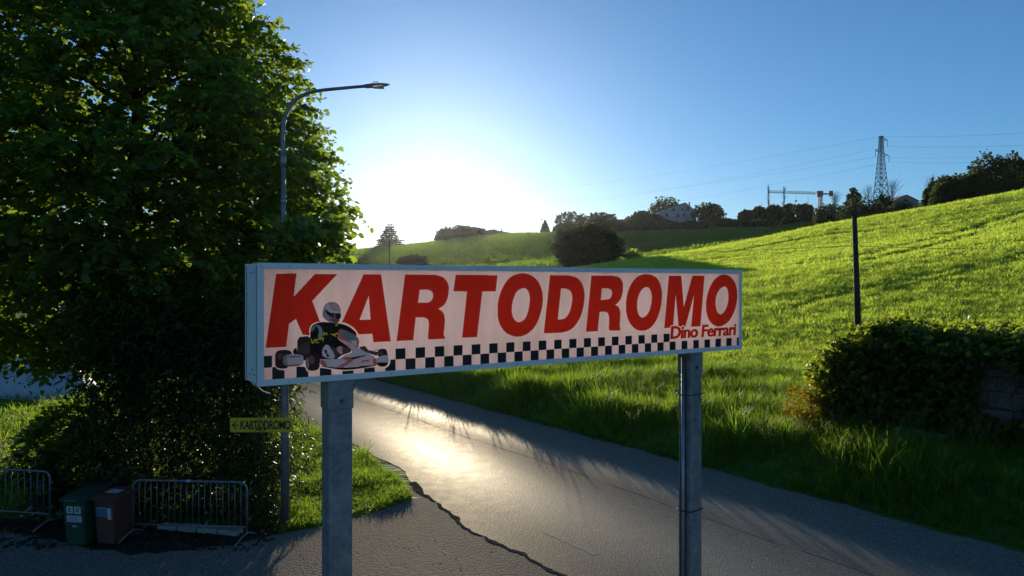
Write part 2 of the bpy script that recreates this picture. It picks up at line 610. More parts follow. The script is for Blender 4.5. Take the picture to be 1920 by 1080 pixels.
def sprays(centers, outdir, n_leaf, length, size, droop=0.35, jitter=0.5, rng=RNG):
    """little branches: for each center a twig along outdir with n_leaf leaves; returns pos, along, nrm, sizes"""
    m = len(centers)
    t = np.tile(np.linspace(0.1, 1.0, n_leaf), (m, 1)) + rng.uniform(-.08, .08, (m, n_leaf))
    L = length * rng.uniform(0.6, 1.3, (m, 1))
    up = np.array([0, 0, 1.0])
    side = norm(np.cross(outdir, up) + 1e-4)
    sgn = np.where(np.arange(n_leaf) % 2 == 0, 1.0, -1.0)[None, :, None]
    p = centers[:, None, :] + outdir[:, None, :] * (t * L)[..., None]
    p[..., 2] -= droop * (t * L) ** 2
    p = p + rng.normal(scale=0.05, size=p.shape) * length
    al = outdir[:, None, :] * 0.55 + side[:, None, :] * sgn * 0.9 + rng.normal(scale=jitter, size=p.shape)
    al[..., 2] -= 0.35
    nr = up[None, None, :] + rng.normal(scale=0.55, size=p.shape)
    sz = size * rng.uniform(0.5, 1.35, (m, n_leaf))
    return p.reshape(-1, 3), al.reshape(-1, 3), nr.reshape(-1, 3), sz.ravel()


def vnoise(P, f, seed=0.0):
    """cheap smooth noise from sums of sines, for arrays (N,3) or (N,2)"""
    P = np.asarray(P, float)
    s = np.zeros(len(P))
    rg = np.random.default_rng(int(seed * 1000) + 5)
    for i in range(6):
        k = rg.normal(size=P.shape[1]) * f
        s += np.sin(P @ k + rg.uniform(0, 6.28))
    return s / 6 * 1.6


# ------------------------------------------------------------------ the lie of the land
RU = np.array([-0.584, 0.812])      # along the road
RN = np.array([0.812, 0.584])       # across it, towards the field
N_L, N_R = 8.0, 14.2                # road edges


def sst(a, b, x):
    t = np.clip((x - a) / (b - a), 0, 1)
    return t * t * (3 - 2 * t)


def terrain(X, Y):
    X, Y = np.asarray(X, float), np.asarray(Y, float)
    Yc = np.where(Y > 108, 108 + 14 * np.tanh((Y - 108) / 14), Y)
    n = RN[0] * X + RN[1] * Yc
    s = RU[0] * X + RU[1] * Yc
    e = np.maximum(n - N_R, 0)
    c = np.interp(s, [-60, 0, 45, 63, 77, 84, 100, 150, 250], [1.0, 1.0, 1.0, .94, .83, .71, .5, .2, .05])
    z1 = 0.5 * sst(0.15, 1.5, e) + c * (0.115 * e + 0.00035 * e * e)
    z1 = np.minimum(z1, 60 + 0 * z1)
    z1 = z1 + 0.22 * sst(4, 14, e) * (np.sin(X * .11 + Y * .07) * .6 + np.sin(X * .05 - Y * .13 + 1.0))
    xb = [-400, -100, -30, 0, 25, 50, 84, 110, 150, 230, 500]
    zb = np.interp(X, xb, [2, 6, 7, 8.5, 9.8, 12, 15.0, 17.5, 22, 30, 40])
    xc = [-600, -300, -150, -71, -60, -46, -30, -14, 0, 18.5, 55, 78, 113, 138, 171, 229, 500]
    zc = np.interp(X, xc, [2, 6, 11.5, 17.4, 19, 20.2, 22, 23.9, 25.2, 25.9, 26.2, 26.9, 28.2, 33, 38, 44, 60])
    xp = [-600, -300, -100, -50, 0, 19, 40, 82, 125, 150, 180, 230, 500]
    zp = np.interp(X, xp, [0, 2, 9, 16, 22, 25.5, 31, 34.5, 35, 38, 42, 48, 60])
    t = np.clip((Y - 165) / 135, 0, 1)
    gentle = 0.65 * t + 0.35 * np.sin(t * math.pi / 2)
    t2 = np.clip((Y - 222) / 78, 0, 1)
    steep = 0.10 * t + 0.90 * (0.75 * t2 + 0.25 * t2 * t2 * (3 - 2 * t2))
    ws = sst(2, 34, X - 0.05 * (Y - 230))
    z2 = zb + (zc - zb) * (gentle * (1 - ws) + steep * ws)
    z2 = z2 + (zp - zc) * sst(300, 345, Y)
    z2 = z2 * (1 - sst(430, 1100, Y))
    w = sst(112, 165, Y)
    z = z1 * (1 - w) + z2 * w
    far = sst(420, 900, np.abs(X))
    z = z * (1 - far)
    back = sst(-40, -10, Y)
    return z * back


def tz(x, y):
    return float(terrain(np.array([x]), np.array([y]))[0])


def on_ground(px, py, d0=8.0, d1=400.0):
    """where the sight line through px,py meets the land"""
    d = np.linspace(d0, d1, 6000)
    X = (px - CX) / FPX * d
    Z = CAM_Z - (py - HOR) / FPX * d
    hit = np.nonzero(terrain(X, d) >= Z)[0]
    i = hit[0] if len(hit) else len(d) - 1
    return Vector((X[i], d[i], float(terrain(X[i:i + 1], d[i:i + 1])[0])))


def grow(a, b, step0, g, smax):
    out, s = [a], step0
    while out[-1] < b:
        out.append(out[-1] + s)
        s = min(s * g, smax)
    return out


n_lines = sorted(set([round(x, 3) for x in
                      [-v for v in grow(-6, 3000, 1.0, 1.12, 300)] +
                      [7, 8, 9.5, 11, 12.5, 13.6, 14.2] +
                      grow(14.35, 22, .25, 1.08, .8) + grow(23, 200, .9, 1.02, 4) + grow(204, 3200, 5, 1.15, 300)]))
s_lines = sorted(set([round(x, 3) for x in
                      [-v for v in grow(10, 3000, 2.0, 1.12, 300)] + grow(-9, 60, 1.2, 1.0, 1.2) + grow(62, 400, 1.6, 1.015, 5) + grow(405, 3400, 6, 1.15, 300)]))
SG, NG = np.meshgrid(np.array(s_lines), np.array(n_lines), indexing='ij')
GX = RU[0] * SG + RN[0] * NG
GY = RU[1] * SG + RN[1] * NG
GZ = terrain(GX.ravel(), GY.ravel())
ns, nn = SG.shape
idx = np.arange(ns * nn).reshape(ns, nn)
quads = np.stack([idx[:-1, :-1], idx[:-1, 1:], idx[1:, 1:], idx[1:, :-1]], -1).reshape(-1, 4)[:, ::-1]
me = arrays_mesh('ground', np.stack([GX.ravel(), GY.ravel(), GZ], -1), quads, 4, 'meadow', True)
ground = tag(link_mesh('ground', me), kind='structure')

# road: a ribbon with ragged edges
def road_ribbon(name, mat, left, right, s0, s1, ds, lift):
    mb = MB()
    s = s0
    rows = []
    while s <= s1:
        l, r_ = left(s), right(s)
        row = []
        for k in range(7):
            nn_ = l + (r_ - l) * k / 6
            x, y = RU[0] * s + RN[0] * nn_, RU[1] * s + RN[1] * nn_
            crown = 0.03 * (1 - abs(k - 3) / 3.0)
            row.append((x, y, max(tz(x, y), 0.0) + lift + crown * (1 if name == 'road' else 0)))
        rows.append(row)
        s += ds if s < 50 else ds * 4
    for i, row in enumerate(rows):
        mb.v += row
        if i:
            b = (i - 1) * 7
            for k in range(6):
                mb.f.append((b + k, b + k + 1, b + 8 + k, b + 7 + k)[::-1])
                mb.m.append(0)
    o = mb.build(name, mat, smooth=True)
    return tag(o, kind='structure')


def rag(s, a=0.06, f=1.0, ph=0.0):
    return a * (math.sin(s * 2.1 * f + ph) + .6 * math.sin(s * 5.3 * f + 1 + ph) + .4 * math.sin(s * 11.7 * f + 2 + ph))


def road_left(s):
    w = np.interp(s, [-30, 8, 11, 13.5, 16, 20], [6.95, 7.15, 7.0, 7.35, 7.95, 8.0])
    return float(w) + rag(s, .035)


road_ribbon('road', 'road_asphalt', road_left, lambda s: N_R + rag(s, .05, 1.0, 4.0), -25, 170, .25, 0.010)

# forecourt: dark older asphalt in front of the hedge
fc_px = [(-420, 1000), (-150, 992), (0, 992), (95, 1006), (180, 1034), (300, 1022), (420, 1012), (500, 1003), (600, 988), (690, 967), (735, 946), (765, 936)]
edge = [flat(px, py) for px, py in fc_px]
dense = []
for a, b in zip(edge[:-1], edge[1:]):
    k = max(2, int((b - a).length / .15))
    for i in range(k):
        q = a.lerp(b, i / k)
        dense.append(Vector((q.x, q.y + random.uniform(-.05, .05), 0.004)))
mb = MB()
rows = []
for q in dense:
    rows.append((q, Vector((q.x, -20, .004))))
s = 15.2
last = dense[-1]
while s > -25:
    nn_ = road_left(s) + 0.12
    x, y = RU[0] * s + RN[0] * nn_, RU[1] * s + RN[1] * nn_
    if x > last.x + .01:
        rows.append((Vector((x, y, .004)), Vector((x, -20, .004))))
        last = Vector((x, y, 0))
    s -= .25
    if y < -18:
        break
for a, b in rows:
    mb.v += [tuple(a), tuple(a.lerp(b, .3)), tuple(a.lerp(b, .65)), tuple(b)]
for i in range(len(rows) - 1):
    for k in range(3):
        mb.f.append((i * 4 + k + 1, (i + 1) * 4 + k + 1, (i + 1) * 4 + k, i * 4 + k))
        mb.m.append(0)
tag(mb.build('forecourt', 'forecourt_asphalt'), kind='structure')

# broken tar seam between forecourt and road
mb = MB()
s, i = 14.6, 0
while s > -6:
    nn_ = road_left(s) + 0.02
    w = 0.012 + .04 * abs(math.sin(s * 1.7)) * abs(math.sin(s * 4.3 + 1)) + random.uniform(0, .02) + .06 * sst(13.2, 14.4, s)
    for k in (-1, 1):
        q = nn_ + k * w + random.uniform(-.02, .02)
        mb.v.append((RU[0] * s + RN[0] * q, RU[1] * s + RN[1] * q, .0125 + (.002 if k > 0 else 0)))
    if i:
        b = (i - 1) * 2
        mb.f.append((b, b + 1, b + 3, b + 2)[::-1])
        mb.m.append(0)
    s -= .09
    i += 1
tag(mb.build('road_seam', 'tar'), kind='structure')

# long paving joint down the middle of the road
mb = MB()
s, i = 3.0, 0
while s < 34:
    nn_ = 11.15 + .05 * math.sin(s * .6) + .02 * math.sin(s * 3.1)
    w = .002 + .004 * abs(math.sin(s * 1.3)) + random.uniform(0, .004)
    for k in (-1, 1):
        q = nn_ + k * w
        kv = (q - road_left(s)) / (N_R - road_left(s)) * 6
        mb.v.append((RU[0] * s + RN[0] * q, RU[1] * s + RN[1] * q, .010 + .03 * (1 - abs(kv - 3) / 3) + .004))
    if i:
        b = (i - 1) * 2
        mb.f.append((b, b + 1, b + 3, b + 2)[::-1])
        mb.m.append(0)
    s += .2
    i += 1
tag(mb.build('paving_joint', 'tar'), kind='structure')

# remains of a painted edge line
mb = MB()
a, b = flat(1018, 998), flat(1118, 1042)
dirv = (b - a).normalized()
sd = Vector((-dirv.y, dirv.x, 0))
L = (b - a).length
for i in range(15):
    t0, t1 = L * i / 15, L * (i + 1) / 15 - .001
    w0 = .045 + random.uniform(-.015, .015)
    mb.poly([a + dirv * t0 - sd * w0 + Vector((0, 0, .030)), a + dirv * t1 - sd * w0 + Vector((0, 0, .030)), a + dirv * t1 + sd * w0 + Vector((0, 0, .030)), a + dirv * t0 + sd * w0 + Vector((0, 0, .030))])
for i_, v_ in enumerate(mb.v):
    s_v, n_v = RU[0] * v_[0] + RU[1] * v_[1], RN[0] * v_[0] + RN[1] * v_[1]
    k_v = (n_v - road_left(s_v)) / (N_R - road_left(s_v)) * 6
    mb.v[i_] = (v_[0], v_[1], .010 + .03 * (1 - abs(k_v - 3) / 3) + .003)
tag(mb.build('road_marking', 'worn_paint'), kind='structure')

# bare soil under the hedge, in front of the edging
so_px = [(-300, 975), (0, 972), (110, 978), (250, 985), (400, 995), (520, 990), (528, 1000), (440, 1022), (330, 1034), (250, 1040), (150, 1022), (60, 1004), (0, 998), (-300, 995)]
mb = MB()
so = [flat(px, py) for px, py in so_px]
pts = []
for a, b in zip(so, so[1:] + so[:1]):
    for i in range(7):
        q = a.lerp(b, i / 7)
        pts.append((q.x + random.uniform(-.04, .04), q.y + random.uniform(-.05, .05), .012))
mb.poly(pts[::-1])
tag(mb.build('soil', 'soil'), kind='structure')

# far hazy hills behind everything
mb = MB()
prof = [(-2500, 20), (-1500, 60), (-900, 82), (-700, 84), (-520, 80), (-430, 86), (-370, 78), (-300, 64), (-200, 40), (0, 22), (700, 18), (2500, 10)]
for i, (x, z) in enumerate(prof):
    mb.v += [(x, 1850, -5), (x, 2000, z), (x, 2600, -5)]
    if i:
        b = (i - 1) * 3
        for k in range(2):
            mb.f.append((b + k, b + 3 + k, b + 4 + k, b + 1 + k))
            mb.m.append(0)
tag(mb.build('hills', 'meadow', smooth=True), kind='structure')


# ------------------------------------------------------------------ the big sign
SG_ANG = math.atan2(.5405, .8414)
sign = thing('roadside_sign', 'long red and white kart track sign box on two steel posts', 'sign', (-2.05, 5.591, 0), SG_ANG)
SU, SB, SO = np.array([.8414, .5405]), np.array([-.5405, .8414]), np.array([-2.05, 5.591])
Z0, Z1, SL, SD = 3.859, 4.862, 5.90, .48


def on_sign(px, py, y=0.0):
    """photograph pixel to the sign's own x, z on the plane y"""
    r = np.array([(px - CX) / FPX, 1.0])
    t, x = np.linalg.solve(np.array([[r[0], -SU[0]], [r[1], -SU[1]]]), SO + SB * y)
    return x, CAM_Z - (py - HOR) / FPX * t


# housing: folded sheet sides with returns
mb = MB()
mb.box((0.012, .035, Z1 - .012), (SL - .012, SD - .03, Z1 - .004))
mb.box((0.012, .035, Z0 + .004), (SL - .012, SD - .03, Z0 + .012))
mb.box((0.002, .035, Z0 + .012), (.012, SD - .012, Z1 - .012))
mb.box((SL - .012, .035, Z0 + .012), (SL - .002, SD - .012, Z1 - .012))
mb.build('housing', 'frame_aluminium', sign)
FR = .05


def mitred_frame(yf, yb):
    quadsf = [((0, Z1), (SL, Z1), (SL - FR, Z1 - FR), (FR, Z1 - FR)),
              ((SL, Z0), (0, Z0), (FR, Z0 + FR), (SL - FR, Z0 + FR)),
              ((0, Z0), (0, Z1), (FR, Z1 - FR), (FR, Z0 + FR)),
              ((SL, Z1), (SL, Z0), (SL - FR, Z0 + FR), (SL - FR, Z1 - FR))]
    for q in quadsf:
        mb = MB()
        c = (sum(p[0] for p in q) / 4, sum(p[1] for p in q) / 4)
        g = .0012
        q = [(x + g * (1 if c[0] > x else -1), z) for x, z in q]
        f = [(x, yf, z) for x, z in q]
        b = [(x, yb, z) for x, z in q]
        mb.v += f + b
        for k in range(4):
            k2 = (k + 1) % 4
            mb.f.append((k, k2, 4 + k2, 4 + k))
            mb.m.append(0)
        mb.f.append((3, 2, 1, 0))
        mb.f.append((4, 5, 6, 7))
        mb.m += [0, 0]
        mb.build('frame_rail', 'frame_aluminium', sign, bevel=.003)


mitred_frame(0.0, .045)
mitred_frame(SD - .011, SD)
# side strips, screws and a scuff on the near end
mb = MB()
mb.box((-.001, SD - .06, Z0 + .02), (.0015, SD - .054, Z1 - .02))
mb.box((-.001, .048, Z0 + .02), (.0015, .0515, Z1 - .02))
mb.build('seam_strip', 'dark_gap', sign)
for yy, zz in ((.13, Z0 + .08), (.25, Z0 + .08), (.13, Z1 - .08), (.25, Z1 - .08), (.2, Z0 + .12)):
    mb = MB()
    mb.tube([(.006, yy, zz), (-.003, yy, zz)], .008, 8)
    mb.build('screw', 'bolt_steel', sign)
mb = MB()
mb.v += []
pts = [(.0004, y, z) for y, z in ((.06, Z1 - .06), (.13, Z1 - .02), (.16, Z1 - .10), (.145, Z1 - .14), (.15, Z1 - .21), (.11, Z1 - .18), (.085, Z1 - .20), (.075, Z1 - .12))]
mb.poly(pts)
mb.build('scuff_mark', 'scuff', sign)
# small bolts along the rails
for k in range(13):
    x = .25 + k * .45
    for zz in (Z1 - .026, Z0 + .024):
        mb = MB()
        mb.tube([(x, .002, zz), (x, -.003, zz)], .005, 6)
        mb.build('rivet', 'bolt_steel', sign)

panel = MB().box((FR - .01, .014, Z0 + FR - .01), (SL - FR + .01, .018, Z1 - FR + .01)).build('front_panel', 'sign_sheet', sign)
MB().box((FR - .01, SD - .018, Z0 + FR - .01), (SL - FR + .01, SD - .014, Z1 - FR + .01)).build('back_panel', 'sign_sheet', sign)
PY = .0135   # print plane, just in front of the sheet


def catmull(pts, closed=False, k=5):
    out = []
    n = len(pts)
    rng_ = range(n) if closed else range(n - 1)
    for i in rng_:
        p0 = pts[(i - 1) % n] if closed or i > 0 else pts[0]
        p1, p2 = pts[i], pts[(i + 1) % n]
        p3 = pts[(i + 2) % n] if closed or i + 2 < n else pts[-1]
        for j in range(k):
            t = j / k
            out.append(tuple(.5 * ((2 * b) + (-a + c) * t + (2 * a - 5 * b + 4 * c - d) * t * t + (-a + 3 * b - 3 * c + d) * t ** 3) for a, b, c, d in zip(p0, p1, p2, p3)))
    if not closed:
        out.append(tuple(pts[-1]))
    return out


def filled(name, loops, mat, parent, place, depth=0.0):
    """flat shape with holes; loops are lists of (x, z) on the sheet; place maps x, z, proud -> local point"""
    cu = bpy.data.curves.new(name, 'CURVE')
    cu.dimensions = '2D'
    cu.fill_mode = 'BOTH'
    cu.extrude = depth / 2
    for lp in loops:
        sp = cu.splines.new('POLY')
        sp.points.add(len(lp) - 1)
        for q, (x, y) in zip(sp.points, lp):
            q.co = (x, y, 0, 1)
        sp.use_cyclic_u = True
    tmp = bpy.data.objects.new('tmp', cu)
    COL.objects.link(tmp)
    bpy.context.view_layer.update()
    me = bpy.data.meshes.new_from_object(tmp.evaluated_get(bpy.context.evaluated_depsgraph_get()))
    bpy.data.objects.remove(tmp)
    bpy.data.curves.remove(cu)
    for v_ in me.vertices:
        v_.co = place(v_.co.x, v_.co.y, v_.co.z)
    me.materials.clear()
    me.materials.append(MATS[mat])
    me.name = name
    o = bpy.data.objects.new(name, me)
    COL.objects.link(o)
    o.parent = parent
    return o


def sheet_place(off):
    return lambda x, z, w: (x, PY - off - w, z)


C3 = lambda p: on_sign(440 + p[0] / 3.84, 480 + p[1] / 3.84)
C4 = lambda p: on_sign(920 + p[0] / 3.84, 480 + p[1] / 3.84)


def outline(items, T):
    pts = []
    for it in items:
        if isinstance(it, list):
            pts += catmull([T(p) for p in it])
        else:
            pts.append(T(it))
    return pts


def ring(pts, T):
    return catmull([T(p) for p in pts], True)


letters = [
    [outline([(300, 128), (447, 128), (427, 295), (580, 130), (742, 131), (560, 325), (680, 645), (528, 655), (443, 455), (393, 490), (373, 657), (225, 664)], C3)],
    [outline([(932, 132), (1057, 133), (1127, 617), (1001, 622), (995, 562), (866, 568), (838, 632), (703, 637)], C3),
     outline([(968, 288), (981, 459), (902, 461)], C3)],
    [outline([(1230, 134), [(1440, 135), (1505, 155), (1540, 200), (1545, 250), (1535, 310), (1510, 355), (1470, 382)], [(1470, 382), (1497, 400), (1514, 432), (1517, 475), (1511, 540), (1510, 572), (1519, 590)], (1518, 598), (1398, 603), [(1395, 580), (1402, 500), (1395, 460), (1365, 443)], (1307, 443), (1289, 609), (1169, 613)], C3),
     outline([(1336, 243), [(1390, 243), (1422, 256), (1433, 285), (1425, 315), (1405, 333), (1380, 338)], (1323, 339)], C3)],
    [outline([(1596, 136), (1897, 140), (1884, 254), (1787, 255), (1749, 586), (1641, 591), (1677, 256), (1578, 255)], C3)],
    [ring([(210, 128), (270, 130), (330, 165), (370, 235), (380, 320), (368, 400), (335, 490), (285, 550), (225, 580), (165, 578), (105, 545), (65, 480), (53, 400), (62, 310), (95, 220), (145, 155)], C4),
     ring([(238, 232), (268, 245), (285, 290), (283, 350), (268, 420), (245, 460), (210, 478), (180, 465), (160, 425), (157, 370), (170, 305), (195, 255)], C4)],
    [outline([(432, 138), [(560, 140), (620, 155), (660, 195), (680, 265), (675, 350), (655, 430), (615, 500), (565, 540), (500, 555)], (387, 558)], C4),
     outline([(511, 235), [(550, 236), (580, 255), (592, 300), (585, 360), (570, 410), (545, 445), (515, 458)], (488, 460)], C4)],
    [outline([(730, 141), [(880, 142), (930, 155), (955, 190), (958, 240), (948, 295), (925, 335), (902, 352)], [(902, 352), (925, 368), (938, 400), (938, 450), (935, 500), (940, 530)], (936, 538), (860, 538), [(855, 520), (858, 450), (848, 412), (825, 402)], (790, 402), (776, 543), (691, 547)], C4),
     outline([(806, 233), [(850, 234), (872, 245), (879, 265), (875, 290), (860, 310), (840, 315)], (798, 317)], C4)],
    [ring([(1115, 131), (1165, 138), (1210, 170), (1235, 235), (1238, 310), (1225, 390), (1195, 470), (1150, 522), (1095, 540), (1045, 525), (1005, 480), (982, 410), (980, 330), (995, 255), (1025, 190), (1065, 148)], C4),
     ring([(1125, 224), (1150, 238), (1164, 280), (1162, 340), (1148, 395), (1125, 430), (1098, 444), (1075, 430), (1062, 390), (1060, 340), (1070, 290), (1092, 245)], C4)],
    [outline([(1288, 143), (1378, 143), (1396, 370), (1458, 143), (1545, 143), (1516, 508), (1449, 510), (1469, 285), (1407, 510), (1358, 512), (1338, 280), (1318, 517), (1255, 521)], C4)],
    [ring([(1685, 134), (1730, 148), (1765, 195), (1781, 260), (1778, 330), (1760, 400), (1725, 465), (1680, 500), (1640, 508), (1600, 490), (1570, 445), (1556, 380), (1560, 310), (1578, 240), (1610, 180), (1648, 145)], C4),
     ring([(1690, 221), (1708, 235), (1717, 275), (1715, 330), (1700, 380), (1680, 410), (1660, 421), (1640, 408), (1628, 370), (1625, 325), (1635, 275), (1660, 235)], C4)],
]
CELL = .003


def mask_of(loops, xs, zs):
    """even-odd inside test of closed loops on a grid of sheet points"""
    m = np.zeros((len(zs), len(xs)), bool)
    for lp in loops:
        q = np.array(lp)
        a, b = q, np.roll(q, -1, 0)
        for (x1, z1), (x2, z2) in zip(a, b):
            if z1 == z2:
                continue
            rows = np.nonzero((zs >= min(z1, z2)) & (zs < max(z1, z2)))[0]
            xc = x1 + (zs[rows] - z1) * (x2 - x1) / (z2 - z1)
            m[rows] ^= xs[None, :] >= xc[:, None]
    return m


def grid_for(loops, pad=.03):
    q = np.concatenate([np.array(l) for l in loops])
    lo, hi = q.min(0) - pad, q.max(0) + pad
    return np.arange(lo[0], hi[0], CELL), np.arange(lo[1], hi[1], CELL)


def print_mesh(name, masks, xs, zs, parent, off):
    """thin ink film laid down in runs; masks = [(material, mask)]"""
    mb = MB()
    for mt, m in masks:
        sl = mb.slot(mt)
        for r in range(len(zs)):
            row = m[r].astype(np.int8)
            dff = np.diff(np.concatenate([[0], row, [0]]))
            for c0, c1 in zip(np.nonzero(dff == 1)[0], np.nonzero(dff == -1)[0]):
                x0, x1, z0, z1 = xs[0] + c0 * CELL, xs[0] + c1 * CELL, zs[r], zs[r] + CELL
                mb.poly([(x0, PY - off, z0), (x1, PY - off, z0), (x1, PY - off, z1), (x0, PY - off, z1)], sl)
    return mb.build(name, None, parent)


def dilate(m, k):
    out = m.copy()
    for dz in range(-k, k + 1):
        for dx in range(-k, k + 1):
            if dx * dx + dz * dz <= k * k + 1:
                out |= np.roll(np.roll(m, dz, 0), dx, 1)
    return out


def text_mesh(body, bold=0.0, shear=0.0, spacing=1.0):
    cu = bpy.data.curves.new('text', 'FONT')
    cu.body = body
    cu.size = 1.0
    cu.offset = bold
    cu.shear = shear
    cu.space_character = spacing
    cu.extrude = 0.0
    cu.resolution_u = 4
    tmp = bpy.data.objects.new('tmp', cu)
    COL.objects.link(tmp)
    bpy.context.view_layer.update()
    me = bpy.data.meshes.new_from_object(tmp.evaluated_get(bpy.context.evaluated_depsgraph_get()))
    bpy.data.objects.remove(tmp)
    bpy.data.curves.remove(cu)
    me.materials.clear()
    return me


def fit_text(name, body, mat, parent, box, place, bold=0.0, shear=0.0, spacing=1.0):
    """box = x0, x1, z0, z1 on the sheet"""
    me = text_mesh(body, bold, shear, spacing)
    xs = [v_.co.x for v_ in me.vertices]
    ys = [v_.co.y for v_ in me.vertices]
    ax, bx, ay, by = min(xs), max(xs), min(ys), max(ys)
    for v_ in me.vertices:
        u = box[0] + (v_.co.x - ax) / (bx - ax) * (box[1] - box[0])
        w = box[2] + (v_.co.y - ay) / (by - ay) * (box[3] - box[2])
        v_.co = place(u, w, 0.0)
    me.materials.append(MATS[mat])
    me.name = name
    o = bpy.data.objects.new(name, me)
    COL.objects.link(o)
    o.parent = parent
    return o


dx0, dz0 = C4((1296, 603))
dx1, dz1 = C4((1776, 490))
# small bold name: text mask thickened, kept clear of the big letters by a pale margin
me = text_mesh('Dino Ferrari', .02, .10, .94)
co = np.array([v_.co[:2] for v_ in me.vertices])
lo, hi = co.min(0), co.max(0)
NXS, NZS = np.arange(dx0 - .05, dx1 + .05, CELL), np.arange(dz0 - .05, dz0 + .22, CELL)
fit = np.stack([dx0 + .008 + (co[:, 0] - lo[0]) / (hi[0] - lo[0]) * (dx1 - dx0 - .016), dz0 + .004 + (co[:, 1] - lo[1]) / (hi[1] - lo[1]) * .148], -1)
name_mask = np.zeros((len(NZS), len(NXS)), bool)
for p in me.polygons:
    name_mask |= mask_of([fit[list(p.vertices)]], NXS, NZS)
bpy.data.meshes.remove(me)
thick = name_mask | np.roll(name_mask, 1, 1) | np.roll(name_mask, -1, 1) | np.roll(name_mask, 2, 1) | np.roll(name_mask, -2, 1) | np.roll(name_mask, 1, 0)
print_mesh('name_lettering', [('sign_red', thick)], NXS, NZS, panel, .0004)
name_halo = dilate(thick, 4)


def sample(mask, xs, zs, X, Z):
    """look a grid mask up at other grid points"""
    ix = np.round((X - xs[0]) / CELL).astype(int)
    iz = np.round((Z - zs[0]) / CELL).astype(int)
    ok = (ix >= 0) & (ix < len(xs)) & (iz >= 0) & (iz < len(zs))
    return ok & mask[np.clip(iz, 0, len(zs) - 1), np.clip(ix, 0, len(xs) - 1)]


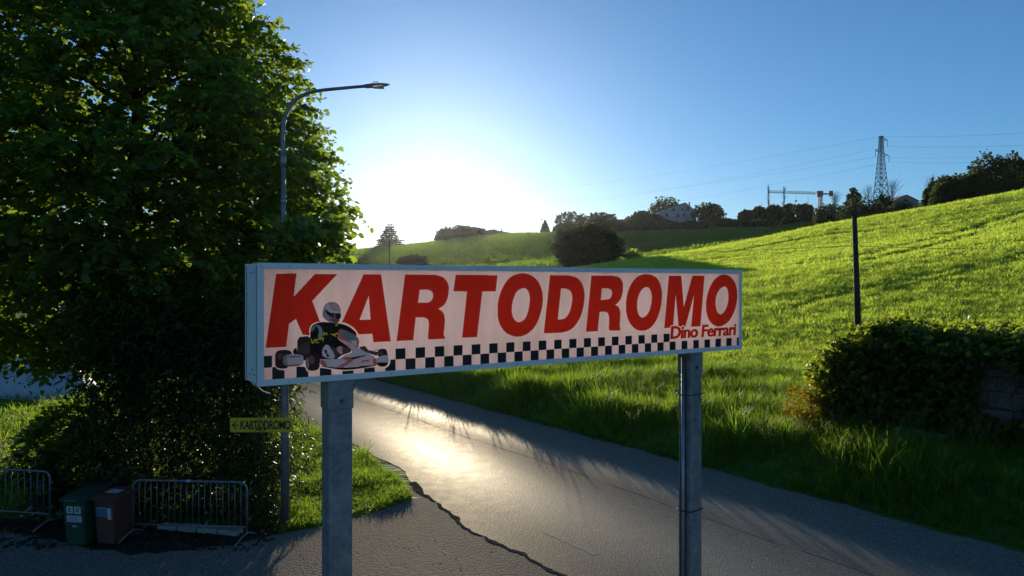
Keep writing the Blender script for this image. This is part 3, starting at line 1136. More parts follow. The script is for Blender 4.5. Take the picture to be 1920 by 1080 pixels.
# printed picture of a kart and its driver, as layers of flat colour
CK = lambda p: on_sign(490 + p[0] / 6.352, 550 + p[1] / 6.352)
for nm, c in (('print_white', (.66, .62, .64)), ('print_grey', (.26, .35, .43)), ('print_pale', (.50, .66, .80)), ('print_suit', (.012, .013, .012)),
              ('print_dark', (.030, .028, .034)), ('print_mauve', (.085, .070, .090)), ('print_pink', (.50, .16, .17)), ('print_teal', (.12, .28, .33)),
              ('print_visor', (.016, .02, .022)), ('print_lime', (.55, .68, .06)), ('print_brown', (.16, .11, .085)), ('print_rose', (.55, .42, .46))):
    film_mat(nm, c, .6)
kart = [
    ('print_white', 1, [(148, 720), (190, 680), (260, 668), (340, 665), (375, 690), (412, 640), (420, 560), (450, 520), (510, 495), (560, 505), (578, 498), (575, 440), (600, 380), (660, 345), (735, 335), (722, 250), (738, 160), (790, 108), (860, 96), (922, 125), (957, 190), (957, 270), (932, 345), (1000, 352), (1100, 408), (1165, 490), (1182, 550), (1168, 635), (1240, 622), (1285, 670), (1390, 680), (1420, 653), (1490, 653), (1522, 720), (1540, 830), (1490, 892), (1380, 884), (1250, 895), (1050, 928), (900, 922), (695, 893), (660, 932), (580, 942), (540, 922), (520, 882), (380, 884), (290, 917), (200, 912), (160, 862), (143, 790)]),
    ('print_dark', 1, [(168, 740), (200, 688), (300, 677), (355, 697), (365, 740), (330, 850), (300, 898), (200, 893), (168, 850)]),
    ('print_brown', 1, [(195, 740), (240, 715), (262, 740), (240, 790), (200, 790)]),
    ('print_dark', 1, [(380, 690), (420, 650), (440, 700), (560, 710), (570, 790), (500, 800), (400, 740)]),
    ('print_mauve', 0, [(430, 570), (460, 520), (560, 515), (592, 540), (592, 740), (520, 725), (432, 712)]),
    ('print_dark', 0, [(432, 575), (462, 522), (560, 517), (590, 545), (440, 640)]),
    ('print_grey', 1, [(262, 770), (300, 735), (335, 745), (330, 850), (290, 868), (262, 830)]),
    ('print_pale', 1, [(320, 745), (400, 730), (485, 738), (505, 775), (498, 845), (430, 852), (320, 860)]),
    ('print_dark', 0, [(335, 757), (475, 748), (475, 758), (335, 768)]),
    ('print_pink', 0, [(316, 858), (500, 846), (450, 868), (330, 880)]),
    ('print_suit', 1, [(590, 440), (618, 382), (680, 352), (760, 345), (900, 358), (1000, 378), (1090, 430), (1140, 500), (1090, 650), (1060, 700), (960, 745), (880, 795), (720, 790), (600, 770), (583, 600)]),
    ('print_dark', 1, [(532, 790), (570, 722), (680, 722), (702, 800), (692, 890), (650, 922), (572, 922), (535, 872)]),
    ('print_brown', 1, [(575, 760), (620, 750), (640, 800), (610, 850), (575, 820)]),
    ('print_grey', 1, [(535, 800), (560, 770), (572, 860), (560, 905), (538, 870)]),
    ('print_grey', 1, [(636, 374), (690, 385), (728, 430), (732, 540), (700, 552), (682, 520), (690, 450), (665, 400)]),
    ('print_teal', 1, [(592, 440), (620, 395), (650, 400), (612, 460)]),
    ('print_pale', 1, [(735, 665), (780, 615), (825, 645), (882, 730), (862, 782), (790, 775), (730, 740)]),
    ('print_suit', 0, [(760, 670), (790, 690), (785, 715), (815, 750), (790, 770), (775, 725), (752, 700)]),
    ('print_mauve', 1, [(815, 640), (880, 650), (930, 740), (890, 770), (860, 700)]),
    ('print_rose', 1, [(900, 660), (950, 632), (1000, 680), (960, 728), (930, 715)]),
    ('print_mauve', 1, [(970, 650), (1040, 650), (1072, 690), (1040, 715), (980, 725)]),
    ('print_mauve', 0, [(1165, 640), (1240, 632), (1280, 680), (1392, 700), (1382, 750), (1290, 720), (1200, 690)]),
    ('print_white', 1, [(915, 520), (930, 560), (1040, 640), (1085, 700), (1050, 730), (1130, 720), (1160, 650), (1165, 560), (1100, 600), (1000, 560)]),
    ('print_pale', 1, [(1088, 660), (1150, 648), (1250, 706), (1350, 758), (1382, 840), (1330, 862), (1000, 884), (800, 892), (708, 850), (714, 790), (800, 788), (940, 780), (1000, 738), (1080, 715)]),
    ('print_pink', 1, [(922, 460), (962, 430), (1100, 490), (1165, 555), (1150, 650), (1110, 625), (1090, 590), (930, 545)]),
    ('print_teal', 1, [(952, 465), (990, 443), (1110, 500), (1140, 560), (1060, 562), (975, 520)]),
    ('print_pale', 0, [(1050, 565), (1140, 562), (1140, 640), (1110, 615)]),
    ('print_pink', 1, [(945, 772), (1060, 764), (1098, 800), (1000, 868), (905, 880), (1030, 812)]),
    ('print_pink', 1, [(712, 800), (740, 800), (790, 868), (760, 872), (715, 850)]),
    ('print_white', 0, [(1100, 800), (1330, 785), (1350, 855), (1095, 862)]),
    ('print_pink', 0, [(1215, 800), (1290, 792), (1285, 822), (1240, 815), (1185, 840)]),
    ('print_pink', 1, [(1335, 782), (1392, 790), (1386, 850), (1345, 856)]),
    ('print_dark', 0, [(1060, 770), (1250, 735), (1255, 745), (1090, 795)]),
    ('print_suit', 1, [(690, 868), (900, 888), (1100, 880), (1382, 858), (1250, 888), (1050, 914), (900, 908)]),
    ('print_dark', 1, [(1392, 695), (1420, 667), (1485, 668), (1507, 720), (1502, 762), (1400, 755)]),
    ('print_brown', 1, [(1410, 700), (1440, 690), (1450, 735), (1415, 740)]),
    ('print_pale', 1, [(1380, 775), (1490, 738), (1522, 785), (1512, 830), (1420, 842), (1380, 822)]),
    ('print_suit', 1, [(1385, 832), (1512, 830), (1482, 872), (1412, 872)]),
    ('print_grey', 1, [(733, 260), (745, 170), (790, 118), (860, 106), (917, 130), (947, 190), (950, 265), (922, 347), (880, 362), (800, 337), (745, 292)]),
    ('print_pale', 1, [(745, 210), (770, 150), (810, 120), (830, 180), (870, 205), (940, 215), (945, 240), (830, 232), (775, 190)]),
    ('print_rose', 1, [(850, 118), (910, 140), (938, 200), (865, 185), (830, 150)]),
    ('print_visor', 1, [(768, 192), (830, 236), (946, 245), (936, 312), (850, 292), (782, 245)]),
    ('print_grey', 0, [(866, 250), (880, 250), (888, 300), (874, 298)]),
    ('print_brown', 1, [(820, 305), (935, 322), (905, 352), (870, 350)]),
    ('print_lime', 0, [(590, 545), (604, 540), (612, 585), (640, 545), (652, 548), (620, 605), (602, 600)]),
    ('print_lime', 0, [(645, 555), (690, 545), (690, 556), (658, 565), (662, 590), (690, 585), (690, 596), (650, 600)]),
    ('print_lime', 0, [(672, 520), (700, 545), (752, 530), (740, 580), (732, 580), (738, 548), (700, 560)]),
    ('print_lime', 0, [(740, 465), (752, 462), (760, 485), (785, 468), (790, 500), (778, 500), (774, 488), (745, 510)]),
    ('print_lime', 0, [(832, 482), (870, 490), (905, 470), (915, 490), (880, 500), (905, 520), (890, 522), (860, 505), (835, 494)]),
    ('print_lime', 0, [(880, 385), (905, 368), (925, 375), (895, 395)]),
]
shapes = [(mt, catmull([CK(p) for p in pts], True, 3) if smooth_ else [CK(p) for p in pts]) for mt, smooth_, pts in kart]
KXS, KZS = grid_for([shapes[0][1]])
owner = np.full((len(KZS), len(KXS)), -1)
for i, (mt, lp) in enumerate(shapes):
    owner[mask_of([lp], KXS, KZS)] = i
kart_all = owner >= 0
kinds = sorted(set(mt for mt, lp in shapes[1:]))
print_mesh('kart_picture', [(k, np.isin(owner, [i for i, (mt, lp) in enumerate(shapes) if mt == k and i > 0])) for k in kinds], KXS, KZS, panel, .0006)

for lp in letters:
    xs, zs = grid_for(lp)
    m = mask_of(lp, xs, zs)
    XX, ZZ = np.meshgrid(xs, zs)
    m &= ~sample(kart_all, KXS, KZS, XX, ZZ) & ~sample(name_halo, NXS, NZS, XX, ZZ)
    print_mesh('letter', [('sign_red', m)], xs, zs, panel, .0004)

# chequered band: one row up, one row down
x_in0, x_in1 = FR, SL - FR


def square(a, b, z0, z1):
    mb = MB()
    xs, zs = np.arange(a, b, CELL), np.arange(z0, z1, CELL)
    if a < 1.3:
        XX, ZZ = np.meshgrid(xs, zs)
        m = ~sample(kart_all, KXS, KZS, XX, ZZ)
        if m.sum() < 20:
            return
        if not m.all():
            print_mesh('chequer_square', [('print_black', m)], xs, zs, panel, .0005)
            return
    mb.poly([(a, PY - .0005, z0), (b, PY - .0005, z0), (b, PY - .0005, z1), (a, PY - .0005, z1)])
    mb.build('chequer_square', 'print_black', panel)


for k in range(31):
    a = .116 + .1965 * k
    if a < x_in1:
        square(a, min(a + .0985, x_in1), Z0 + FR + .001, 4.008)
for k in range(24):
    a = .0185 + .1965 * k
    square(max(a, x_in0 + .001), a + .0965, 4.008, 4.1045)


# posts
for k, (x0, x1) in enumerate(((.604, .815), (5.05, 5.238))):
    y0, y1 = .065, .272
    post = MB().box((x0, y0, 0), (x1, y1, Z0 + .002)).build('post', 'post_steel', sign, bevel=.012)
    # sleeve hanging from the box, bolt, edge channel
    MB().box((x0 - .008, y0 - .008, Z0 - .26), (x1 + .008, y1 + .008, Z0 + .003)).build('sleeve', 'post_steel', post, bevel=.006)
    mb = MB()
    xm = x0 + (x1 - x0) * (.52 if k == 0 else .45)
    mb.tube([(xm, y0 - .007, Z0 - .19), (xm, y0 - .022, Z0 - .19)], .020, 6)
    mb.tube([(xm, y0 - .021, Z0 - .19), (xm, y0 - .032, Z0 - .19)], .011, 8)
    mb.build('bolt', 'bolt_steel', post)
    if k == 0:
        MB().box((x1 + .002, y1 - .07, 0), (x1 + .026, y1 - .012, Z0 - .27)).build('edge_channel', 'post_steel', post, bevel=.004)
        mb = MB()
        mb.tube([(x1 + .03, y1 - .04, Z0 - .02), (x1 + .07, y1 - .05, Z0 - .09), (x1 + .05, y1 - .04, Z0 - .16), (x1 + .02, y1 - .04, Z0 - .4), (x1 + .02, y1 - .04, 0)], .009, 6)
        mb.build('cable', 'black_cable', post)
    else:
        mb = MB()
        mb.box((x0 - .012, y0 + .012, 0), (x0 - .001, y0 + .03, Z0 - .27))
        mb.box((x0 - .012, y1 - .055, 0), (x0 - .001, y1 - .037, Z0 - .27))
        mb.build('edge_channel', 'post_steel', post)
        mb = MB()
        mb.tube([(x0 - .03, y0 + .10, Z0 - .06), (x0 - .03, y0 + .10, 0)], .024, 10)
        mb.build('conduit', 'galvanised', post, smooth=True)
        mb = MB()
        mb.tube([(x0 - .018, y0 + .145, Z0 - .1), (x0 - .018, y0 + .145, 0)], .012, 8)
        mb.build('cable', 'black_cable', post)
        for zz in (3.34, 1.93):
            mb = MB()
            pts = [(x0 - .06, y0 + .10, zz), (x0 - .045, y0 + .03, zz - .004), (x0 - .014, y0 - .014, zz), (x1 + .014, y0 - .014, zz + .01), (x1 + .014, y1 + .01, zz), (x0 - .03, y1 + .01, zz), (x0 - .06, y0 + .15, zz), (x0 - .075, y0 + .13, zz + .012)]
            mb.tube(pts, .006, 6)
            mb.build('strap', 'black_cable', post)
    mb = MB()
    mb.box((x0 - .1, y0 - .1, 0.0), (x1 + .1, y1 + .1, .02))
    mb.build('base_plate', 'post_steel', post)
# loose bracket wire under the near corner
mb = MB()
mb.tube([(.02, .30, Z0 - .01), (.05, .26, Z0 - .03), (.09, .22, Z0 - .07), (.14, .18, Z0 - .09)], .004, 6)
mb.build('loose_wire', 'scuff', sign)
# ------------------------------------------------------------------ street lamp and little yellow arrow sign
LX, LY = flat(535, 985).x, flat(535, 985).y
lamp = thing('street_lamp', 'tall grey street lamp with curved arm in front of the big tree', 'street lamp', (LX, LY, 0))
K = LY / FPX


def lamp_pt(px, py):
    return ((px - 535) * K, 0.0, CAM_Z - (py - HOR) * K)


shaft = [lamp_pt(535, 985), lamp_pt(534, 800), lamp_pt(533, 600), lamp_pt(531.5, 420), lamp_pt(531, 285)]
mb = MB()
mb.tube(shaft, [.084, .078, .064, .047, .040], 14)
mb.build('pole', 'lamp_paint', lamp, smooth=True)
bend = catmull([lamp_pt(531, 300), lamp_pt(530, 255), lamp_pt(534, 222), lamp_pt(546, 197), lamp_pt(565, 180), lamp_pt(592, 171), lamp_pt(640, 165.5), lamp_pt(692, 161)], False, 5)
mb = MB()
mb.tube(bend, [.041 - .012 * i / len(bend) for i in range(len(bend))], 12)
mb.build('arm', 'lamp_paint', lamp, smooth=True)
for a, b in ((lamp_pt(531, 312), lamp_pt(531, 292)), (lamp_pt(531.5, 382), lamp_pt(531.4, 374))):
    mb = MB()
    mb.tube([a, b], .058, 14)
    mb.build('collar', 'galvanised', lamp, smooth=True)
a, b = Vector(lamp_pt(684, 162)), Vector(lamp_pt(731, 158.5))
t_ = (b - a).normalized()
up = Vector((0, 0, 1))
mb = MB()
secs = [(0, .045, .034, .026), (.12, .07, .036, .024), (.30, .085, .030, .020), (.42, .06, .018, .010), ((b - a).length, .02, .008, .003)]
for k, (d_, w, h0, h1) in enumerate(secs):
    c_ = a + t_ * d_
    mb.v += [tuple(c_ + Vector((0, -w, 0)) - up * h1), tuple(c_ + Vector((0, w, 0)) - up * h1), tuple(c_ + Vector((0, w * .7, 0)) + up * h0), tuple(c_ + Vector((0, -w * .7, 0)) + up * h0)]
    if k:
        o_ = (k - 1) * 4
        for q in range(4):
            q2 = (q + 1) % 4
            mb.f.append((o_ + q, o_ + q2, o_ + 4 + q2, o_ + 4 + q))
            mb.m.append(0)
mb.f += [(3, 2, 1, 0), tuple(len(mb.v) - 4 + i for i in range(4))]
mb.m += [0, 0]
head = mb.build('lamp_head', 'lamp_paint', lamp)
MB().box((lamp_pt(700, 160)[0], -.06, lamp_pt(700, 164)[2] - .012), (lamp_pt(720, 160)[0], .06, lamp_pt(700, 164)[2] - .004)).build('lens', 'lamp_glass', head)
mb = MB()
mb.tube([tuple(a + t_ * .16 + up * .045), tuple(a + t_ * .16 + up * .075), tuple(a + t_ * .26 + up * .07), tuple(a + t_ * .26 + up * .04)], .008, 6)
mb.build('catch', 'bolt_steel', head)
mb = MB()
mb.tube([(0, 0, 0), (0, 0, .06)], [.14, .10], 14)
mb.build('base_collar', 'pale_stone', lamp)

ya, yb = lamp_pt(436, 783), lamp_pt(553.5, 780)
arrow = thing('direction_sign', 'small yellow arrow sign strapped to the street lamp pole', 'sign', (LX, LY - .115, 0))
zb, zt = lamp_pt(0, 808)[2], lamp_pt(0, 781)[2]
mb = MB()
rr = .03
pts = []
for cx_, cz_, a0 in ((yb[0] - rr, zt - rr, 0), (ya[0] + rr, zt - rr, 90), (ya[0] + rr, zb + rr, 180), (yb[0] - rr, zb + rr, 270)):
    for k in range(5):
        an = R(a0 + k * 22.5)
        pts.append((cx_ + rr * math.cos(an), cz_ + rr * math.sin(an)))
f_ = [(x, -.003, z) for x, z in pts]
b_ = [(x, .003, z) for x, z in pts]
n_ = len(pts)
mb.v += f_ + b_
mb.f += [tuple(range(n_))[::-1], tuple(range(n_, 2 * n_))] + [(k, (k + 1) % n_, n_ + (k + 1) % n_, n_ + k) for k in range(n_)]
mb.m += [0] * (n_ + 2)
plate = mb.build('plate', 'sign_yellow', arrow)
yp = lambda x, z, w: (x, -.0042 - w, z)
fit_text('lettering', 'KARTODROMO', 'print_black', plate, (lamp_pt(455, 0)[0], lamp_pt(548.5, 0)[0], lamp_pt(0, 803)[2], lamp_pt(0, 786)[2]), yp, .03, 0.0, .92)
mb = MB()
z_m = (lamp_pt(0, 795)[2])
x_t, x_e = lamp_pt(439, 0)[0], lamp_pt(451, 0)[0]
hgt = .085
mb.poly([yp(x_t, z_m, 0), yp(x_t + .09, z_m - hgt, 0), yp(x_t + .115, z_m - hgt, 0), yp(x_t + .045, z_m - .012, 0), yp(x_e, z_m - .012, 0), yp(x_e, z_m + .012, 0), yp(x_t + .045, z_m + .012, 0), yp(x_t + .115, z_m + hgt, 0), yp(x_t + .09, z_m + hgt, 0)])
mb.build('arrow_mark', 'print_black', plate)
for zz in (zb + .06, zt - .06, zb - .10):
    mb = MB()
    mb.tube([(0, .115, zz), (0, .115, zz + .02)], .093, 14)
    mb.build('clamp', 'galvanised', arrow)


# ------------------------------------------------------------------ crowd barriers
def barrier(pl, pr, label):
    """pl, pr: ground points of the two legs"""
    mid = (pl + pr) / 2
    w = (pr - pl).length
    ang = math.atan2(pr.y - pl.y, pr.x - pl.x)
    t = thing('crowd_barrier', label, 'barrier', (mid.x, mid.y, 0), ang, 'steel crowd barriers along the hedge')
    h, zb_ = 1.08, .27
    hw = w / 2
    r = .13
    pts = [(-hw, 0, .17)]
    pts.append((-hw, 0, h - r))
    pts += [(-hw + r - r * math.cos(R(a)), 0, h - r + r * math.sin(R(a))) for a in (20, 45, 70)]
    pts += [(-hw + r, 0, h), (0, 0, h), (hw - r, 0, h)]
    pts += [(hw - r + r * math.sin(R(a)), 0, h - r + r * math.cos(R(a))) for a in (20, 45, 70)]
    pts += [(hw, 0, h - r), (hw, 0, .17)]
    mb = MB()
    mb.tube(pts, .021, 8)
    mb.build('frame', 'barrier_steel', t, smooth=True)
    mb = MB()
    mb.tube([(-hw, 0, zb_), (hw, 0, zb_)], .017, 8)
    mb.build('bottom_rail', 'barrier_steel', t, smooth=True)
    mb = MB()
    mb.tube([(0, 0, zb_), (0, 0, h)], .0075, 6)
    me = mb.mesh('bar', True)
    me.materials.append(MATS['barrier_steel'])
    nb = 18
    for k in range(nb):
        o = link_mesh('bar', me, t)
        o.location.x = -hw + w * (k + 1) / (nb + 1)
    for sx in (-1, 1):
        mb = MB()
        mb.tube([(sx * hw, 0, .20), (sx * hw, -.03, .155), (sx * hw - .03, -.12, .13), (sx * hw - .07, -.24, .06), (sx * hw - .09, -.30, .012)], .018, 8)
        mb.tube([(sx * hw, 0, .16), (sx * hw + .02, .12, .13), (sx * hw + .04, .26, .06), (sx * hw + .05, .30, .012)], .018, 8)
        mb.build('foot', 'barrier_steel', t, smooth=True)
    for zz in (.88, .42):
        mb = MB()
        ring_ = [(hw + .045 + .025 * math.cos(R(a)), 0, zz + .025 * math.sin(R(a))) for a in range(0, 361, 45)]
        mb.tube(ring_, .006, 6)
        mb.build('hook', 'barrier_steel', t, smooth=True)
    MB().box((-.05, -.024, h - .012), (.02, .024, h + .022)).build('tape', 'sticker_white', t)
    return t


barrier(flat(250, 1010), flat(463, 1016), 'steel crowd barrier to the right of the brown wheeled bin')
barrier(flat(-128, 975), flat(94, 990), 'steel crowd barrier cut off at the left edge, beside the green bin')


# ------------------------------------------------------------------ wheeled bins
def wheelie(px, py, rz, mat, label, name='wheeled_bin'):
    p = flat(px, py)
    t = thing(name, label, 'bin', (p.x, p.y, .006), rz, 'wheeled bins by the hedge')
    t.scale = (.83, .83, .86)
    mb = MB()
    mb.frustum((-.21, -.24, .21, .26), (-.265, -.30, .265, .36), .03, .96)
    body = mb.build('body', mat, t, bevel=.03)
    mb = MB()
    mb.frustum((-.29, -.325, .29, .385), (-.288, -.322, .288, .383), .935, .975)
    mb.build('rim', mat, body, bevel=.008)
    lid = MB()
    v0 = [(-.30, -.36, .975), (.30, -.36, .975), (.30, .40, 1.0), (-.30, .40, 1.0)]
    v1 = [(-.30, -.36, .99), (.30, -.36, .99), (.27, -.24, 1.045), (-.27, -.24, 1.045), (.27, .34, 1.075), (-.27, .34, 1.075), (.30, .40, 1.02), (-.30, .40, 1.02)]
    lid.v = v0 + v1
    lid.f = [(0, 3, 2, 1), (0, 1, 5, 4), (4, 5, 6, 7), (7, 6, 8, 9), (9, 8, 10, 11), (11, 10, 2, 3), (1, 2, 10, 8, 6, 5), (0, 4, 7, 9, 11, 3)]
    lid.m = [0] * 8
    lo = lid.build('lid', mat, t, bevel=.012)
    mb = MB()
    mb.tube([(-.24, -.36, .985), (-.24, -.40, .98), (.24, -.40, .98), (.24, -.36, .985)], .014, 8)
    mb.build('lid_grip', mat, lo, smooth=True)
    mb = MB()
    mb.tube([(-.22, .37, .93), (-.22, .44, .96), (.22, .44, .96), (.22, .37, .93)], .016, 8)
    mb.build('handle', mat, t, smooth=True)
    for sx in (-1, 1):
        mb = MB()
        mb.tube([(sx * .20, .27, .10), (sx * .25, .27, .10)], .10, 16)
        mb.build('wheel', 'rubber', t, smooth=False)
    return t, body, lo


def sticker(body, mat, x0, x1, z0, z1, proud=.004, name='sticker'):
    """on the sloping front of a bin"""
    fy = lambda z: -.24 - (z - .03) / .93 * .06 - proud
    mb = MB()
    mb.poly([(x0, fy(z0), z0), (x1, fy(z0), z0), (x1, fy(z1), z1), (x0, fy(z1), z1)])
    return mb.build(name, mat, body)


b1, body1, lid1 = wheelie(157, 1018, R(-8), 'bin_green', 'green wheeled bin with white stickers, left of the brown bin')
sticker(body1, 'sticker_white', -.17, -.01, .70, .85)
sticker(body1, 'sticker_white', .02, .17, .70, .85)
sticker(body1, 'sticker_white', -.17, .18, .52, .66)
for k in range(5):
    sticker(body1, 'sticker_blue', -.14, .14 - .05 * (k % 2), .54 + k * .023, .548 + k * .023, .006, 'print_line')
for x0 in (-.13, .055):
    mb = MB()
    fy = lambda z: -.24 - (z - .03) / .93 * .06 - .006
    ringp = [(x0 + .05 + .045 * math.cos(R(a)), .775 + .045 * math.sin(R(a))) for a in range(40, 330, 29)]
    ringi = [(x0 + .05 + .022 * math.cos(R(a)), .775 + .022 * math.sin(R(a))) for a in range(330, 40, -29)]
    q = ringp + ringi
    mb.poly([(x, fy(z), z) for x, z in q][::-1])
    mb.build('pictogram', 'print_black', body1)
sticker(body1, 'sticker_white', -.04, .06, .42, .45, .005)
mb = MB()
mb.box((-.13, -.364, .979), (.10, -.3605, .989))
mb.build('lid_badge', 'sticker_white', lid1)
b2, body2, lid2 = wheelie(214, 1016, R(-14), 'bin_brown', 'brown wheeled bin with a blue and white sticker')
sticker(body2, 'sticker_blue', -.19, .12, .60, .78)
sticker(body2, 'sticker_white', .10, .20, .56, .80, .006)
sticker(body2, 'sticker_white', -.18, .08, .785, .80, .006)
mb = MB()
mb.poly([(-.16, -.10, 1.0542), (.16, -.10, 1.0542), (.16, .14, 1.0668), (-.16, .14, 1.0668)])
mb.build('lid_sticker', 'sticker_white', lid2)
wheelie(196, 994, R(-10), 'bin_dark', 'dark bin half hidden behind the green and brown bins')

# low edging of pale stones under the right barrier, a second run by the bins
def edging(pts, label, h, group):
    t = thing('stone_edging', label, 'stone edging', (0, 0, 0), 0, group)
    for (a, b) in pts:
        a, b = Vector(a), Vector(b)
        L = (b - a).length
        k = max(1, round(L / .48))
        for i in range(k):
            p0, p1 = a.lerp(b, i / k), a.lerp(b, (i + 1) / k)
            d_ = (p1 - p0).normalized()
            M = Matrix.Translation((p0 + p1) / 2) @ Matrix.Rotation(math.atan2(d_.y, d_.x) + random.uniform(-.05, .05), 4, 'Z') @ Matrix.Rotation(random.uniform(-.04, .04), 4, 'X')
            hl = (p1 - p0).length / 2 - .012
            mb = MB()
            mb.box((-hl, -.11, -.03), (hl, .11, h * random.uniform(.85, 1.15)), M)
            mb.build('stone', 'pale_stone', t, bevel=.02)
    return t


edging([(flat(300, 990), flat(452, 1003))], 'pale kerb stones lying behind the right crowd barrier', .10, 'pale stone edging')
edging([(flat(60, 966), flat(178, 980))], 'pale stone edging behind the green bin and left barrier', .22, 'pale stone edging')


# ------------------------------------------------------------------ trees close by
def limb(mb, a, b, r0, r1, wob=.12, seg=7, n=7, rng=random):
    a, b = Vector(a), Vector(b)
    L = (b - a).length
    pts, rad = [], []
    for i in range(n):
        t = i / (n - 1)
        p = a.lerp(b, t)
        if 0 < i < n - 1:
            p += Vector((rng.uniform(-1, 1), rng.uniform(-1, 1), rng.uniform(-.5, .7))) * wob * L * .25
        pts.append(p)
        rad.append(r0 + (r1 - r0) * t)
    mb.tube(pts, rad, seg)
    return pts


# the big lime tree at left
TX, TY = -9.6, 17.6
big = thing('lime_tree', 'huge leafy tree filling the upper left, towering over the hedge', 'tree', (TX, TY, 0))
mb = MB()
mb.tube([(0, 0, -.2), (.03, 0, .3), (.05, .02, 1.5), (0, .05, 3.2), (-.1, .1, 5.5), (0, .1, 8.0), (.1, .1, 11)], [.52, .42, .36, .32, .24, .16, .06], 14)
mb.build('trunk', 'bark', big, smooth=True)
PROF = np.array([(2.9, 2.6), (3.6, 4.2), (4.4, 5.0), (5.2, 5.3), (5.7, 4.7), (6.3, 5.3), (7.2, 5.8), (7.9, 5.3), (9.1, 4.65), (10.5, 4.05), (11.7, 3.2), (13, 2.2), (14, .6)])


def crown_r(z, az):
    r = np.interp(z, PROF[:, 0], PROF[:, 1])
    lob = 1 + .07 * np.sin(az * 5 + z * 1.3) + .05 * np.sin(az * 9 - z * 2.1 + 1) + .05 * np.sin(z * 3.1 + az * 2)
    left = 1 + .28 * np.clip(-np.cos(az), 0, 1)
    return r * lob * left


M_ = 11000
rg = np.random.default_rng(3)
z_s = rg.uniform(3.0, 13.8, M_ * 3)
keep = rg.uniform(0, 1, len(z_s)) < (np.interp(z_s, PROF[:, 0], PROF[:, 1]) / 5.75)
z_s = z_s[keep][:M_]
az = rg.uniform(0, 2 * np.pi, len(z_s))
fr = rg.uniform(0, 1, len(z_s)) ** .42
rad = crown_r(z_s, az) * fr * .86
cen = np.stack([rad * np.cos(az), rad * np.sin(az), z_s], -1)
gap = .6 * vnoise(cen, 1.6, 1.2) + .7 * vnoise(cen, 3.6, 2.2)
cen = cen[gap > -.55]
bough = np.array([[at(px, py, d)[k] for k in range(3)] for px, py, d in zip(rg.uniform(490, 618, 150), rg.uniform(405, 500, 150), rg.uniform(12.7, 14.6, 150))]) - np.array([TX, TY, 0])
bough = bough[vnoise(bough, 2.5, .4) > -.35]
cen = np.concatenate([cen, bough])
outd = norm(np.stack([cen[:, 0], cen[:, 1], (cen[:, 2] - 6.5) * .35], -1) + rg.normal(scale=.35, size=cen.shape))
p_, a_, n_, s_ = sprays(cen, outd, 14, .66, .168, .45, .5, rg)
crown = link_mesh('crown', leaves('crown', p_, a_, n_, s_, LEAF_BROAD, 'lime_leaf'), big)
mb = MB()
rnd = random.Random(4)
for i in range(46):
    k = rnd.randrange(len(cen))
    z0 = max(2.2, min(9.5, cen[k][2] - rnd.uniform(.5, 2.0)))
    limb(mb, (0, .05, z0), tuple(cen[k]), .085, .015, .2, 6, 7, rnd)
mb.build('limbs', 'bark', big, smooth=True)

# dark evergreen hedge under it, right up to the lamp
hx0, hx1, hy0, hy1, hh = -8.3, -4.80, 13.62, 16.4, 4.3
hedge = thing('evergreen_hedge', 'dense dark evergreen hedge behind the right barrier and lamp', 'hedge', ((hx0 + hx1) / 2, (hy0 + hy1) / 2, 0))
rg = np.random.default_rng(5)
H_ = 7200
u = rg.uniform(0, 1, (H_, 3))
cenh = np.stack([hx0 + (hx1 - hx0) * u[:, 0], hy0 + (hy1 - hy0) * u[:, 1] ** 1.6, .1 + hh * u[:, 2]], -1)
bul = .16 * np.sin(cenh[:, 2] * 2.3) + .12 * np.sin(cenh[:, 2] * 5.1 + cenh[:, 1])
cenh[:, 0] += bul * u[:, 0] - .05 + .35 * sst(3.2, 4.6, cenh[:, 2]) * (u[:, 0] > .6) * 0.6
cenh[:, 1] += .18 * np.sin(cenh[:, 0] * 1.9 + 1) + .15 * np.sin(cenh[:, 2] * 1.7 + cenh[:, 0] * 3)
org = np.array(hedge.location)
od = norm(np.stack([(u[:, 0] - .5) * 1.6, -(1.0 - u[:, 1]), np.full(H_, .1)], -1) + rg.normal(scale=.55, size=(H_, 3)))
p_, a_, n_, s_ = sprays(cenh - org, od, 7, .34, .17, .5, .6, rg)
ok = (p_[:, 2] > .02)
link_mesh('foliage', leaves('foliage', p_[ok], a_[ok], n_[ok], s_[ok], LEAF_SLIM, 'laurel_leaf'), hedge)
sp = np.array([[at(px, py, 13.05)[k] for k in range(3)] for px, py in ((474, 812), (482, 806), (490, 800), (486, 790), (478, 784), (494, 812), (470, 800))]) - org
p_, a_, n_, s_ = sprays(sp, norm(np.array([[.2, -.2, .6]] * 7) + rg.normal(scale=.3, size=(7, 3))), 4, .16, .11, .3, .5, rg)
link_mesh('sprig', leaves('sprig', p_, a_, n_, s_, LEAF_SLIM, 'laurel_leaf'), hedge)
mb = MB()
limb(mb, (1.3, -1.1, 1.2), tuple(sp[2]), .012, .005, .1, 5, 5, rnd)
for i in range(16):
    x, y = rnd.uniform(-1.5, 1.6), rnd.uniform(-.9, .9)
    limb(mb, (x, y, 0), (x + rnd.uniform(-.4, .4), y + rnd.uniform(-.3, .3), rnd.uniform(2.5, 3.9)), .045, .012, .15, 6, 6, rnd)
mb.build('stems', 'bark', hedge, smooth=True)


